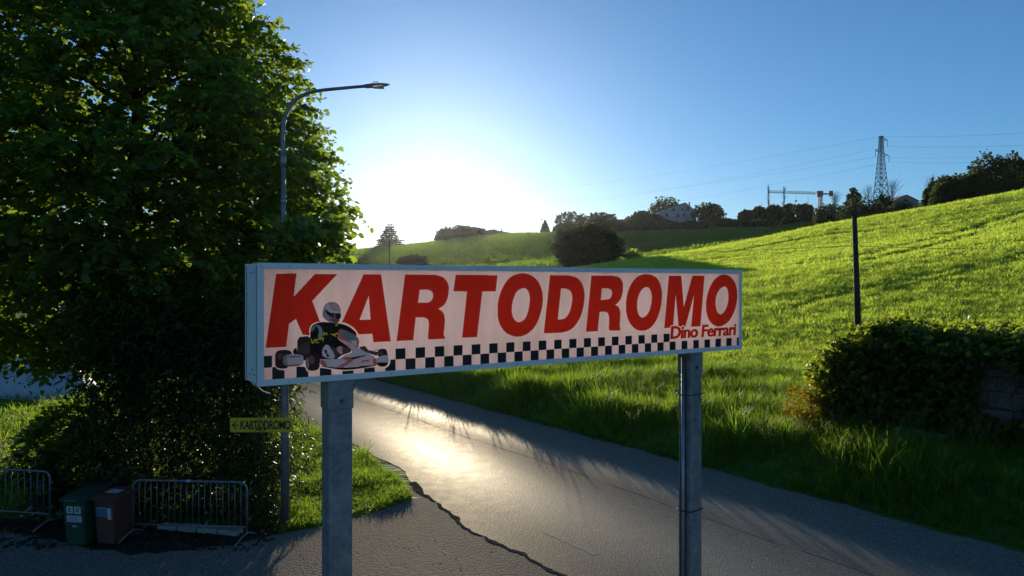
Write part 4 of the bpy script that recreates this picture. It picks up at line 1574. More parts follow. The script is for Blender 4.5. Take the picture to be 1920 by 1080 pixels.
def bush(name, label, cat, loc, rx, ry, h, n_spray, size, mat, shape=LEAF_BROAD, nleaf=8, length=.35, seed=1, group=None, part='foliage'):
    t = thing(name, label, cat, loc, 0, group)
    rg = np.random.default_rng(seed)
    d = rand_dirs(n_spray, rg)
    d[:, 2] = np.abs(d[:, 2])
    f = rg.uniform(0, 1, n_spray) ** .4
    lob = 1 + .22 * vnoise(d, 3.0, seed * .1)
    c = d * np.array([rx, ry, h]) * (f * lob)[:, None] * .86
    c[:, 2] = np.maximum(c[:, 2], .04)
    od = norm(d + rg.normal(scale=.4, size=d.shape))
    p_, a_, n_, s_ = sprays(c, od, nleaf, length, size, .4, .5, rg)
    ok = p_[:, 2] > 0.0
    link_mesh(part, leaves(part, p_[ok], a_[ok], n_[ok], s_[ok], shape, mat), t)
    mb = MB()
    rr_ = random.Random(seed)
    for i in range(8):
        k = rr_.randrange(n_spray)
        limb(mb, (rr_.uniform(-.1, .1) * rx, rr_.uniform(-.1, .1) * ry, 0), tuple(c[k]), .02 + h * .008, .006, .15, 5, 5, rr_)
    mb.build('stems', 'bark', t, smooth=True)
    return t


q = flat(95, 905)
bush('backlit_shrub', 'sunlit bright green shrub glowing above the left barrier', 'shrub', (-10.75, 16.4, 0), 1.05, 1.0, 2.5, 420, .17, 'shrub_leaf', seed=21)
q = flat(195, 930)
bush('ivy_shrub', 'dark leafy shrub behind the green and brown bins', 'shrub', (-8.75, 14.3, 0), .95, .8, 2.0, 420, .15, 'laurel_leaf', LEAF_ROUND, seed=22)
q = flat(20, 900)
bush('pale_weed', 'pale feathery weeds at the left edge above the barrier', 'plant', (q.x, q.y + .3, 0), .8, .6, 1.0, 170, .12, 'dry_grass', LEAF_SLIM, 9, .3, seed=23)

# white sheeting over a heap, far left beyond the gap
q = flat(40, 742)
tarp = thing('tarpaulin_heap', 'rumpled white sheeting over a heap at the far left', 'tarpaulin', (q.x, q.y, 0))
gx, gy = np.meshgrid(np.linspace(-4.2, 2.6, 120), np.linspace(-1.4, 1.6, 50), indexing='ij')
ridge = np.clip(1 - (np.abs(gy - .1) / 1.45) ** 1.7, 0, 1) * np.clip((2.7 - np.abs(gx + .8) * .78), 0, 1)
zz = 1.55 * ridge ** .6 + .16 * np.sin(gx * 3.1 + gy * 2) * ridge + .12 * np.sin(gx * 7.3 - gy * 4 + np.sin(gx * 3)) * ridge + .07 * np.sin(gx * 15 + gy * 6 + 2 * np.sin(gy * 4)) * ridge + .03
idx = np.arange(gx.size).reshape(gx.shape)
qd = np.stack([idx[:-1, :-1], idx[1:, :-1], idx[1:, 1:], idx[:-1, 1:]], -1).reshape(-1, 4)
link_mesh('sheet', arrays_mesh('sheet', np.stack([gx.ravel(), gy.ravel(), zz.ravel()], -1), qd, 4, 'tarp_white', True), tarp)
mb = MB()
mb.tube([(-4.2, -1.45, .06), (2.6, -1.45, .06)], .03, 6)
mb.build('edge_rope', 'sticker_white', tarp)
# slack wire and its post in the gap
gp = flat(-40, 800)
wf = thing('wire_fence', 'single slack wire on thin posts at the far left', 'fence', (gp.x, gp.y, 0))
mb = MB()
mb.tube([(-3, 0, 1.02), (0, 0, .95), (1.4, 0, .90), (3.2, 0, .94), (6, 0, 1.0)], .012, 5)
mb.build('wire', 'galvanised', wf)
for x in (-3, 6):
    mb = MB()
    mb.tube([(x, 0, 0), (x, 0, 1.2)], .035, 6)
    mb.build('post', 'pole_wood', wf)

# ------------------------------------------------------------------ overgrown wall at right
wl = at(1590, 0, 18.6)
wr = at(2080, 0, 14.5)
wall_len = math.hypot(wr.x - wl.x, wr.y - wl.y)
wang = math.atan2(wr.y - wl.y, wr.x - wl.x)
wz = .75
ruin = thing('overgrown_wall', 'ruined stone wall smothered in dark ivy at the right edge', 'wall', (wl.x, wl.y, wz), wang)
WH = 2.40
mb = MB()
mb.box((0, .06, -.9), (wall_len, 1.9, WH - .05))
mb.build('core', 'mortar', ruin)
rnd = random.Random(9)
z = -.3
while z < WH - .1:
    h = rnd.uniform(.18, .42)
    x = 2.6 + rnd.uniform(-.2, .1)
    while x < wall_len:
        w = rnd.uniform(.22, .75)
        mb = MB()
        mb.box((x + .010, rnd.uniform(-.05, .03), z + .010), (min(x + w, wall_len + .2) - .010, .16, min(z + h, WH) - .010))
        mb.v = [(vx + rnd.uniform(-.035, .035), vy + (rnd.uniform(-.03, .02) if vy < .1 else 0), vz + rnd.uniform(-.035, .035)) for vx, vy, vz in mb.v]
        mb.build('stone', 'wall_stone', ruin, bevel=.025)
        x += w
    z += h
# ivy: sheet of leaves on front, end and top, thick at the near end
rg = np.random.default_rng(12)
N_ = 7600
fx = rg.uniform(0, 1, N_)
side = rg.choice(3, N_, p=[.50, .32, .18])
P = np.zeros((N_, 3))
D = np.zeros((N_, 3))
m0 = side == 0
P[m0] = np.stack([rg.uniform(-.6, wall_len + .2, m0.sum()), -rg.uniform(.05, .75, m0.sum()), rg.uniform(-.35, WH + .1, m0.sum())], -1)
D[m0] = (0, -1, .25)
m1 = side == 1
P[m1] = np.stack([rg.uniform(-.5, wall_len + .2, m1.sum()), rg.uniform(-.5, 2.1, m1.sum()), WH + rg.uniform(-.15, .32, m1.sum())], -1)
D[m1] = (0, -.2, 1)
m2 = side == 2
P[m2] = np.stack([-rg.uniform(0, .85, m2.sum()), rg.uniform(-.5, 2.0, m2.sum()), rg.uniform(-.4, WH + .1, m2.sum())], -1)
D[m2] = (-1, -.3, .3)
bulge = .35 * vnoise(P, 1.5, .7)
P += norm(D) * bulge[:, None] * .5
round_ = np.clip((P[:, 2] - 1.3) / 1.4, 0, 1) ** 2
P[:, 0] += (.95 * round_) * (P[:, 0] < .9) * (1 - np.clip(P[:, 0], 0, .9) / .9)
# stones stay bare in one patch
bare = (((P[:, 0] - 3.65) / .55) ** 2 + ((P[:, 2] - 1.45) / .70) ** 2 < 1 + .5 * vnoise(P, 3.5, .3)) & m0
P, D = P[~bare], D[~bare]
od = norm(D + rg.normal(scale=.6, size=D.shape))
p_, a_, n_, s_ = sprays(P, od, 7, .30, .115, .6, .6, rg)
link_mesh('ivy', leaves('ivy', p_, a_, n_, s_, LEAF_ROUND, 'ivy_leaf'), ruin)
# straggling bare stems over the ivy
mb = MB()
for i in range(60):
    x, z_ = rnd.uniform(.2, wall_len), rnd.uniform(-.2, 1.6)
    limb(mb, (x, -.55, z_), (x + rnd.uniform(-.8, .8), -.7, z_ + rnd.uniform(-.5, .6)), .010, .005, .5, 4, 6, rnd)
mb.build('dead_stems', 'dry_grass', ruin)
q = at(1515, 735, 18.3)
bush('broom_bush', 'small yellow flowering bush at the left end of the ivy wall', 'shrub', (q.x, q.y, tz(q.x, q.y)), .55, .5, 1.45, 300, .12, 'broom_leaf', LEAF_SLIM, 9, .26, seed=31)
q = at(1725, 806, 16.4)
slab = MB().box((-.55, -.12, -.05), (.55, .12, .10)).build('stone_slab', 'pale_stone', None, bevel=.03)
slab.location = (q.x, q.y, tz(q.x, q.y) + .22)
slab.rotation_euler = (.1, .04, wang)
tag(slab, 'pale stone slab lying at the foot of the ivy wall', 'stone')

# ------------------------------------------------------------------ telephone pole and line
def wire_between(mb, a, b, sag, r=.012, n=14):
    a, b = Vector(a), Vector(b)
    pts = []
    for i in range(n + 1):
        t = i / n
        p = a.lerp(b, t)
        p.z -= sag * 4 * t * (1 - t)
        pts.append(p)
    mb.tube(pts, r, 4)


def line_pole(px, ytop, d, r0, r1, label, name='utility_pole', lean=0.0, group='wooden poles of the telephone line'):
    top = at(px, ytop, d)
    z0 = tz(top.x, top.y)
    t = thing(name, label, 'pole', (top.x, top.y, z0), 0, group)
    mb = MB()
    h = top.z - z0
    mb.tube([(lean * h, 0, -.4), (lean * h * .5, 0, h * .5), (0, 0, h)], [r0, (r0 + r1) / 2, r1], 10)
    mb.build('shaft', 'pole_wood', t, smooth=True)
    return t, h


P1, h1 = line_pole(1602, 405, 31, .14, .10, 'wooden utility pole standing behind the ivy wall', lean=.035)
mb = MB()
mb.tube([(0, 0, h1 - 1.25), (-.02, -.12, h1 - 1.3)], .03, 6)
mb.build('bracket', 'bolt_steel', P1)
for sx in (-1, 1):
    mb = MB()
    mb.tube([(0, 0, h1 - .9), (sx * .95, .3, h1 - 2.1)], .008, 4)
    mb.build('stay_wire', 'wire', P1)
P2, h2 = line_pole(730, 452, 108, .11, .09, 'thin pole on the far field left of the dome shaped bush')
P3, h3 = line_pole(633, 443, 165, .12, .09, 'thin pole seen beneath the big tree boughs')
w_a = at(1604, 461, 31)
w_b = at(730, 459, 108)
w_c = at(633, 454, 165)
w_d = at(2330, 452, 33)
for a, b, sag, lab in ((w_a, w_b, .9, 'thin telephone wire running left from the pole across the field'), (w_a, w_d, .25, 'thin telephone wire running right from the utility pole'), (w_b, w_c, .5, 'thin wire between the two far poles at left')):
    mb = MB()
    wire_between(mb, a, b, sag, .013 if a is w_a else .03)
    o = mb.build('telephone_wire', 'wire')
    tag(o, lab, 'wire', 'telephone wires')
# ------------------------------------------------------------------ things on the far hills
def far_tree(px, ytop, wpx, d, label, name='round_tree', kind='round', mat='far_leaf', seed=1, n=900, cat='tree', group='trees on the far hills', base=None, low=.12, trunk=True, ysq=1.0):
    """tree whose top shows at px, ytop and whose crown is wpx wide"""
    top = at(px, ytop, d)
    z0 = tz(top.x, top.y) if base is None else at(px, base, d).z
    h = max(top.z - z0, 2.0)
    w = wpx / FPX * d
    t = thing(name, label, cat, (top.x, top.y, z0), 0, group)
    rg = np.random.default_rng(seed)
    leaf = max(.44, d / FPX * 3.0)
    if kind == 'round' or kind == 'open':
        m = n
        dd = rand_dirs(m, rg)
        nl = 7 if kind == 'round' else 9
        lc = rand_dirs(nl, rg)
        f = rg.uniform(0, 1, m) ** .38
        lob = .82 + .26 * np.max(dd @ lc.T, axis=1) + .17 * vnoise(dd, 5.0, seed * .01) + .08 * vnoise(dd, 11.0, seed * .02)
        ch = h * (1 - low) / 2
        c = dd * np.array([w / 2, w / 2 * ysq, ch]) * (f * lob)[:, None]
        c[:, 2] += h - ch
        if kind == 'open':
            k = vnoise(c / w * 6.0, 1.2, seed * .03)
            c = c[k > -.05]
        c[:, 2] = np.clip(c[:, 2], .05, None)
        al = norm(c - np.array([0, 0, h * .5]) + rg.normal(scale=w * .25, size=c.shape))
        nr = rg.normal(size=c.shape) + np.array([0, 0, .8])
        sz = leaf * rg.uniform(.45, 1.7, len(c))
        link_mesh('crown', leaves('crown', c, al, nr, sz, LEAF_TUFT, mat), t)
        mb = MB()
        rr_ = random.Random(seed)
        mb.tube([(0, 0, -.3), (0, 0, h * .6)], [max(.12, h * .022), max(.05, h * .008)], 7)
        mb.build('trunk', 'bark', t, smooth=True)
        if kind == 'open' or low > .2:
            mb = MB()
            for i in range(14):
                k = rr_.randrange(len(c))
                limb(mb, (0, 0, h * rr_.uniform(.2, .5)), tuple(c[k]), h * .012, h * .003, .2, 5, 5, rr_)
            mb.build('limbs', 'bark', t)
    elif kind == 'cedar':
        pts, als = [], []
        tiers = 11
        for i in range(tiers):
            zt_ = h * (.10 + .88 * i / (tiers - 1))
            rr_ = w / 2 * (1.05 - .92 * (i / (tiers - 1)) ** 1.1) * rg.uniform(.75, 1.12)
            k = int(n * (rr_ / (w / 2)) / tiers * 1.7) + 6
            az = rg.uniform(0, 6.283, k)
            r_ = rr_ * rg.uniform(0, 1, k) ** .55
            arm = .5 + .5 * np.sin(az * 5 + i * 2.1)
            r_ = r_ * (.65 + .35 * arm)
            pts.append(np.stack([r_ * np.cos(az), r_ * np.sin(az), zt_ - r_ * .06 + rg.normal(scale=h * .012, size=k)], -1))
            als.append(np.stack([np.cos(az), np.sin(az), rg.normal(scale=.2, size=k)], -1))
        c, al = np.concatenate(pts), np.concatenate(als)
        link_mesh('crown', leaves('crown', c, al, rg.normal(scale=.3, size=c.shape) + [0, 0, 1], leaf * rg.uniform(.6, 1.3, len(c)), LEAF_TUFT, mat), t)
        mb = MB()
        mb.tube([(0, 0, -.3), (0, 0, h * .98)], [h * .03, .05], 7)
        mb.build('trunk', 'bark', t, smooth=True)
    elif kind == 'cypress':
        m = n
        zz = rg.uniform(.03, 1, m)
        az = rg.uniform(0, 6.283, m)
        r_ = w / 2 * np.minimum(1, (1 - zz) * 1.25 + .06) * rg.uniform(.55, 1.05, m)
        c = np.stack([r_ * np.cos(az), r_ * np.sin(az), zz * h * .96], -1)
        al = np.stack([np.cos(az) * .3, np.sin(az) * .3, np.ones(m)], -1)
        link_mesh('crown', leaves('crown', c, al, rg.normal(size=c.shape), leaf * .8 * rg.uniform(.6, 1.3, m), LEAF_TUFT, mat), t)
        mb = MB()
        mb.tube([(0, 0, -.3), (0, 0, h * .5)], [h * .025, .05], 7)
        mb.build('trunk', 'bark', t, smooth=True)
    elif kind in ('bare', 'poplar'):
        rr_ = random.Random(seed)
        mb = MB()
        tr = d / FPX * .42
        mb.tube([(0, 0, -.3), (0, 0, h * .5), (rr_.uniform(-.2, .2), 0, h)], [tr * 1.6, tr, tr * .35], 6)
        mb.build('trunk', 'bark', t, smooth=True)
        mb = MB()
        for i in range(34 if kind == 'bare' else 46):
            z1_ = h * rr_.uniform(.12, .85)
            an = rr_.uniform(0, 6.283)
            if kind == 'bare':
                L = (h - z1_) * rr_.uniform(.5, .95)
                sp = rr_.uniform(.25, 1.0) * w / 2 * (1 - .35 * z1_ / h)
            else:
                L = h * rr_.uniform(.12, .26)
                sp = w / 2 * rr_.uniform(.3, 1.0) * (1 - .6 * z1_ / h)
            e_ = Vector((math.cos(an) * sp, math.sin(an) * sp, min(z1_ + L, h)))
            pts = limb(mb, (0, 0, z1_), e_, tr * .55, tr * .22, .2, 4, 5, rr_)
            for j in range(3):
                s0 = pts[rr_.randrange(1, 4)]
                limb(mb, s0, s0 + Vector((rr_.uniform(-1, 1), rr_.uniform(-1, 1), rr_.uniform(.2, 1.4))) * L * .33, tr * .3, tr * .14, .2, 4, 3, rr_)
        mb.build('branches', 'bark', t)
    return t


far_tree(1104, 424, 118, 116, 'big dome shaped dark tree just above the sign', 'dome_tree', seed=41, n=10000, low=.02, mat='far_leaf')
far_tree(775, 481, 56, on_ground(775, 503, 60).y, 'low round dark bush peeping over the sign left of centre', 'round_bush', seed=42, n=1800, low=.0, cat='bush')
far_tree(915, 486, 24, on_ground(915, 501, 60).y, 'tiny pale bush just above the sign top, between poles and dome tree', 'small_bush', seed=43, n=350, low=.0, cat='bush', mat='shrub_leaf')
far_tree(1184, 474, 26, on_ground(1184, 491, 60).y, 'small bright bush right of the dome shaped tree', 'small_bush', seed=44, n=500, low=.0, cat='bush', mat='shrub_leaf')
far_tree(731, 421, 66, 290, 'spreading conifer silhouetted below the sun', 'cedar_tree', 'cedar', 'conifer_leaf', seed=45, n=5000)
for i, (px, yt, w, lab) in enumerate(((838, 428, 40, 'leftmost clipped tree of the sunlit clump left of the farmhouse roof'), (868, 424, 46, 'tallest tree of the sunlit clump left of the farmhouse roof'), (895, 429, 32, 'tree touching the low farmhouse roof'))):
    far_tree(px, yt, w, 312, lab, mat='far_leaf_warm', seed=50 + i, n=2400, low=.0, group='sunlit clump on the skyline')
far_tree(824, 442, 14, 308, 'small twiggy sapling left of the sunlit clump', 'sapling', 'bare', seed=54)
far_tree(1022, 414, 17, 305, 'dark pointed cypress alone on the skyline', 'cypress_tree', 'cypress', 'conifer_leaf', seed=55, n=900)
far_tree(1072, 399, 52, 318, 'airy open crowned tree left of the hilltop trees', 'open_tree', 'open', 'far_leaf', seed=56, n=2600, low=.3)
hill_trees = [
    (1052, 422, 26, 312, 'low bush at the foot of the airy tree', 'far_leaf', 'round'),
    (1127, 401, 56, 322, 'broad flat topped tree right of the airy tree', 'far_leaf', 'round'),
    (1155, 412, 30, 318, 'dense bush between broad tree and the garden shed', 'far_leaf', 'round'),
    (1206, 397, 40, 326, 'feathery tree left of the white house', 'far_leaf', 'open'),
    (1196, 410, 44, 318, 'dense garden bush in front of the feathery tree', 'far_leaf', 'round'),
    (1224, 405, 46, 322, 'garden bush at the left corner of the white house', 'far_leaf_warm', 'round'),
    (1252, 374, 66, 352, 'wide tree rising behind the white house roof', 'far_leaf', 'round'),
    (1330, 381, 54, 332, 'tall round tree at the right of the white house', 'far_leaf', 'round'),
    (1300, 417, 60, 312, 'low shrubs in front of the white house wall', 'far_leaf', 'round'),
    (1240, 416, 70, 312, 'low shrubs below the left wing of the white house', 'far_leaf', 'round'),
    (1180, 424, 60, 308, 'hedge bush above the dark field, below the shed', 'far_leaf', 'round'),
    (1130, 426, 60, 308, 'hedge bush above the dark field, below the broad tree', 'far_leaf', 'round'),
    (1362, 412, 46, 322, 'low hedge bush right of the tall round tree', 'far_leaf', 'round'),
    (1398, 396, 24, 330, 'small round olive tree, leftmost of the olive row', 'far_leaf_warm', 'round'),
    (1424, 391, 26, 330, 'round olive tree, second of the olive row', 'far_leaf_warm', 'round'),
    (1452, 385, 30, 328, 'darkest round tree below the left poplar', 'far_leaf_warm', 'round'),
    (1478, 384, 20, 345, 'small round tree below the right poplar', 'far_leaf_warm', 'round'),
    (1506, 385, 36, 332, 'round tree below the crane jib', 'far_leaf_warm', 'round'),
    (1420, 414, 76, 305, 'long low hedge under the olive row', 'far_leaf', 'round'),
    (1500, 408, 80, 300, 'long low hedge under the crane', 'far_leaf', 'round'),
    (1555, 384, 60, 262, 'broad dark bush right of the crane mast', 'far_leaf', 'round'),
    (1604, 374, 56, 240, 'dark bush behind the utility pole top', 'far_leaf', 'round'),
    (1602, 356, 26, 262, 'crooked tree behind the utility pole top', 'far_leaf', 'open'),
    (1645, 377, 50, 235, 'dark bush at the left foot of the pylon', 'far_leaf', 'round'),
    (1690, 378, 62, 235, 'dark bush below the dark roof right of the pylon', 'far_leaf', 'round'),
    (1655, 368, 30, 245, 'bush right under the pylon', 'far_leaf', 'round'),
    (1784, 329, 80, 165, 'first big dark tree of the right ridge', 'far_leaf', 'round'),
    (1750, 350, 36, 172, 'low tree at the left end of the right ridge', 'far_leaf', 'round'),
    (1862, 292, 96, 160, 'tallest dark tree of the right ridge', 'far_leaf', 'round'),
    (1908, 293, 56, 168, 'dark tree at the right picture edge on the ridge', 'far_leaf', 'round'),
    (1825, 335, 60, 158, 'dark tree between the big trees of the right ridge', 'far_leaf', 'round'),
    (1960, 285, 110, 170, 'ridge tree running out of the right picture edge', 'far_leaf', 'round'),
    (1890, 345, 90, 150, 'low dense bush at the foot of the ridge trees', 'far_leaf', 'round'),
]
for i, (px, yt, w, d, lab, mt, kd) in enumerate(hill_trees):
    nm = 'hedge_bush' if ('bush' in lab or 'hedge' in lab or 'shrub' in lab) else ('olive_tree' if 'olive' in lab else 'hill_tree')
    far_tree(px, yt, w, d, lab, nm, kd, mt, seed=70 + i, n=2400 if d > 200 else 7000, low=.0 if kd == 'round' else .25, cat='bush' if nm == 'hedge_bush' else 'tree', ysq=.7)
far_tree(1441, 347, 11, 348, 'bare poplar at the tip of the crane jib', 'poplar_tree', 'poplar', seed=120)
far_tree(1470, 350, 10, 348, 'bare poplar in front of the crane jib', 'poplar_tree', 'poplar', seed=121)
far_tree(1566, 357, 34, 300, 'leafless tree at the right end of the crane', 'bare_tree', 'bare', seed=122)
far_tree(1628, 344, 52, 268, 'wide leafless tree left of the pylon', 'bare_tree', 'bare', seed=123)
far_tree(1672, 334, 44, 262, 'tall leafless tree right of the pylon', 'bare_tree', 'bare', seed=124)
far_tree(1748, 326, 40, 185, 'leafless tree left of the right ridge', 'bare_tree', 'bare', seed=125)


def gable_house(px0, px1, ybase, yeave, ypeak, peakf, d, depth, label, wallm, wins, chim=None, rz=0.0, name='farmhouse'):
    c = at((px0 + px1) / 2, ybase, d)
    k = d / FPX
    w = (px1 - px0) * k
    z0 = min(tz(c.x, c.y), c.z) - .5
    t = thing(name, label, 'house', (c.x, c.y, z0), rz)
    b = c.z - z0
    he, hp = b + (ybase - yeave) * k, b + (ybase - ypeak) * k
    xp = -w / 2 + w * peakf
    mb = MB()
    f_ = [(-w / 2, 0, 0), (w / 2, 0, 0), (w / 2, 0, he), (xp, 0, hp), (-w / 2, 0, he)]
    b_ = [(x, depth, z) for x, y, z in f_]
    mb.v += f_ + b_
    mb.f += [(0, 1, 2, 3, 4), (9, 8, 7, 6, 5), (0, 4, 9, 5), (1, 6, 7, 2), (0, 5, 6, 1)]
    mb.m += [0] * 5
    mb.build('wall', wallm, t)
    mb = MB()
    th, ov = .22, .45
    for (xa, za), (xb, zb_) in (((-w / 2, he), (xp, hp)), ((w / 2, he), (xp, hp))):
        dx, dz = xb - xa, zb_ - za
        L = math.hypot(dx, dz)
        ex, ez = xa - dx / L * ov, za - dz / L * ov
        mb.v += [(ex, -ov, ez + .03), (xb, -ov, zb_ + .03), (xb, depth + ov, zb_ + .03), (ex, depth + ov, ez + .03), (ex, -ov, ez + th), (xb, -ov, zb_ + th), (xb, depth + ov, zb_ + th), (ex, depth + ov, ez + th)]
        o_ = len(mb.v) - 8
        for q in ((0, 3, 2, 1), (4, 5, 6, 7), (0, 1, 5, 4), (1, 2, 6, 5), (2, 3, 7, 6), (3, 0, 4, 7)):
            mb.f.append(tuple(o_ + i for i in q))
            mb.m.append(0)
    roof = mb.build('roof', 'roof_tile', t)
    if chim is not None:
        for cx_ in chim:
            xx = (cx_ - (px0 + px1) / 2) * k
            MB().box((xx - .35, depth * .4, hp - 1.6), (xx + .35, depth * .4 + .7, hp + .9)).build('chimney', wallm, roof)
    for wx, wy, ww, wh in wins:
        xx, zz_ = (wx - (px0 + px1) / 2) * k, b + (ybase - wy) * k
        fr = MB().box((xx - ww / 2 - .12, -.05, zz_ - wh / 2 - .12), (xx + ww / 2 + .12, .02, zz_ + wh / 2 + .12)).build('window', 'shutter_wood', t)
        MB().box((xx - ww / 2, -.07, zz_ - wh / 2), (xx + ww / 2, -.055, zz_ + wh / 2)).build('pane', 'window_glass', fr)
    return t


hs = gable_house(1235, 1304, 416, 396, 380.5, .72, 340, 11, 'pale plastered house with gable wall on the hilltop', 'house_plaster',
                 [(1290, 391, 1.0, 1.5), (1271, 404, 1.0, 1.6), (1282, 403, .9, 1.3), (1297, 403, .9, 1.2), (1263, 393.5, .9, .9), (1279, 393, .7, .9), (1250, 403, .9, 1.3)], (1297,))
mb = MB()
kx = 340 / FPX
mb.tube([((1285 - 1269.5) * kx, -.12, .5), ((1285 - 1269.5) * kx, -.12, 8.6)], .12, 6)
mb.build('downpipe', 'bolt_steel', hs)
gable_house(1170, 1187, 421, 413, 405, .5, 330, 6, 'small dark garden shed left of the white house', 'house_plaster_warm', [(1179, 415, 1.0, 1.2)], name='garden_shed')
gable_house(890, 962, 447, 438, 431, .45, 316, 12, 'low sunlit farmhouse with shallow roof on the skyline', 'house_plaster_warm', [(925, 442, 1.0, 1.2), (945, 442, 1.0, 1.2)], (927, 940))
gable_house(1676, 1722, 392, 377, 366, .5, 282, 12, 'dark low roofed house right of the pylon', 'house_plaster_warm', [(1690, 384, 1.0, 1.2)])
gable_house(1792, 1822, 352, 338, 329, .5, 182, 9, 'roof peeping between the trees of the right ridge', 'house_plaster_warm', [(1808, 345, .9, 1.2)])

# mast and crossed post on the skyline
for px, yt, d, lab, cross in ((861, 410, 320, 'thin aerial mast above the sunlit clump', 0), (1016, 406, 306, 'thin post with a cross arm beside the cypress', 1), (1538 - 110, 384, 360, 'thin lamp mast left of the poplars', 0), (1515, 371, 360, 'thin mast beneath the crane jib', 0)):
    top = at(px, yt, d)
    z0 = tz(top.x, top.y)
    t = thing('mast', lab, 'mast', (top.x, top.y, z0), 0, 'thin masts on the skyline')
    h = top.z - z0
    mb = MB()
    mb.tube([(0, 0, -.3), (0, 0, h)], [.16, .09], 6)
    mb.build('shaft', 'lattice_steel', t)
    mb = MB()
    if cross:
        mb.tube([(-1.0, 0, h - 1.2), (1.0, 0, h - 1.2)], .09, 5)
        mb.build('cross_arm', 'pole_wood', t)
    else:
        mb.tube([(0, 0, h), (0, 0, h + 1.3)], .05, 5)
        mb.build('tip', 'lattice_steel', t)


# electricity pylon
def lattice(mb, z0, z1, w0, w1, n, r):
    for i in range(n):
        a, b = z0 + (z1 - z0) * i / n, z0 + (z1 - z0) * (i + 1) / n
        wa, wb = w0 + (w1 - w0) * i / n, w0 + (w1 - w0) * (i + 1) / n
        ca = [(-wa, -wa, a), (wa, -wa, a), (wa, wa, a), (-wa, wa, a)]
        cb = [(-wb, -wb, b), (wb, -wb, b), (wb, wb, b), (-wb, wb, b)]
        for k in range(4):
            k2 = (k + 1) % 4
            mb.bar(ca[k], cb[k], r)
            mb.bar(ca[k], cb[k2], r * .7)
            mb.bar(ca[k2], cb[k], r * .7)
            mb.bar(cb[k], cb[k2], r * .7)


PD = 345
pt = at(1652, 257, PD)
pz = tz(pt.x, pt.y)
PH = pt.z - pz
pyl = thing('electricity_pylon', 'steel lattice electricity pylon on the ridge', 'pylon', (pt.x, pt.y, pz), R(8))
kk = PD / FPX
mb = MB()
lattice(mb, 0, PH * .42, 2.7, 1.75, 4, .17)
lattice(mb, PH * .42, PH * .80, 1.75, .85, 6, .14)
mb.build('lower_body', 'lattice_steel', pyl)
mb = MB()
lattice(mb, PH * .80, PH, .85, .62, 5, .14)
mb.box((-.8, -.8, PH - .1), (.8, .8, PH + .45))
mb.build('upper_body', 'lattice_steel', pyl)
tips = []
for sx, zc_, ln in ((1, PH - 6 * kk, 13 * kk), (-1, PH - 26 * kk, 12 * kk), (1, PH - 35 * kk, 16 * kk)):
    mb = MB()
    tip = (sx * ln, 0, zc_ + .3)
    for yy in (-.6, .6):
        mb.bar((sx * .6, yy, zc_ - .6), tip, .13)
        mb.bar((sx * .6, yy, zc_ + 1.3), tip, .11)
    for f in (.35, .65):
        mb.bar((sx * (.6 + (ln - .6) * f), -.6 * (1 - f), zc_ - .6 + .9 * f), (sx * (.6 + (ln - .6) * f), .6 * (1 - f), zc_ + 1.3 - f), .08)
    mb.build('cross_arm', 'lattice_steel', pyl)
    mb = MB()
    for j in range(8):
        mb.tube([(tip[0], 0, tip[2] - .2 - j * .38), (tip[0], 0, tip[2] - .45 - j * .38)], [.20, .14], 8)
    mb.tube([(tip[0], 0, tip[2]), (tip[0], 0, tip[2] - 3.5)], .06, 5)
    mb.build('insulator', 'insulator', pyl)
    tips.append(Vector((pt.x + tip[0], pt.y, pz + tip[2] - 3.4)))
tips.append(Vector((pt.x, pt.y, pz + PH + .4)))
right_end = [at(2050, 264, 250), at(2050, 285, 250), at(2050, 293, 250), at(2050, 240, 250)]
names = ['upper right arm', 'left arm', 'lower right arm', 'pylon top']
left_end = [at(900, 400, 880), at(900, 384, 880), at(900, 422, 880), at(900, 362, 880)]
for i in range(4):
    for e_, sg, side_ in ((left_end[i], 6.0, 'left'), (right_end[i], 1.2, 'right')):
        mb = MB()
        wire_between(mb, tips[i], e_, sg, .038, 24)
        tag(mb.build('power_line', 'wire'), 'thin power line running %s from the %s of the pylon' % (side_, names[i] if names[i] != 'pylon top' else 'very top'), 'power line', 'power lines strung from the pylon')

# tower crane
CD = 430
ck = CD / FPX
ct = at(1538, 366, CD)
cz = tz(ct.x, ct.y)
crane = thing('tower_crane', 'tower crane with long jib behind the poplars', 'crane', (ct.x, ct.y, cz))
ch = ct.z - cz
mb = MB()
lattice(mb, 0, ch, .9, .9, 9, .16)
mb.build('mast', 'crane_paint', crane)
mb = MB()
jx, tl = -94 * ck, R(1.8)
for i in range(20):
    a, b = jx * i / 20, jx * (i + 1) / 20
    za, zb_ = -a * math.tan(tl) + ch + .6, -b * math.tan(tl) + ch + .6
    for yy in (-.6, .6):
        mb.bar((a, yy, za), (b, yy, zb_), .14)
        mb.bar((a, yy, za), ((a + b) / 2, 0, (za + zb_) / 2 + 1.3), .09)
        mb.bar((b, yy, zb_), ((a + b) / 2, 0, (za + zb_) / 2 + 1.3), .09)
    mb.bar((a, 0, za + 1.3), (b, 0, zb_ + 1.3), .14)
mb.build('jib', 'crane_paint', crane)
mb = MB()
mb.box((0, -.7, ch + .4), (22 * ck, .7, ch + 1.2))
mb.build('counter_jib', 'crane_paint', crane)
MB().box((15 * ck, -1.0, ch - .6), (23 * ck, 1.0, ch + 2.6)).build('counterweight', 'crane_paint', crane, bevel=.1)
MB().box((-2.4, -1.1, ch - 1.0), (1.4, 1.1, ch + 2.6)).build('cab', 'crane_paint', crane, bevel=.15)
mb = MB()
mb.tube([(-46 * ck, 0, ch + 1.8), (-46 * ck, 0, ch - 3.0)], .07, 4)
mb.box((-46 * ck - .6, -.4, ch - 4.2), (-46 * ck + .6, .4, ch - 3.0))
mb.build('hook', 'crane_paint', crane)

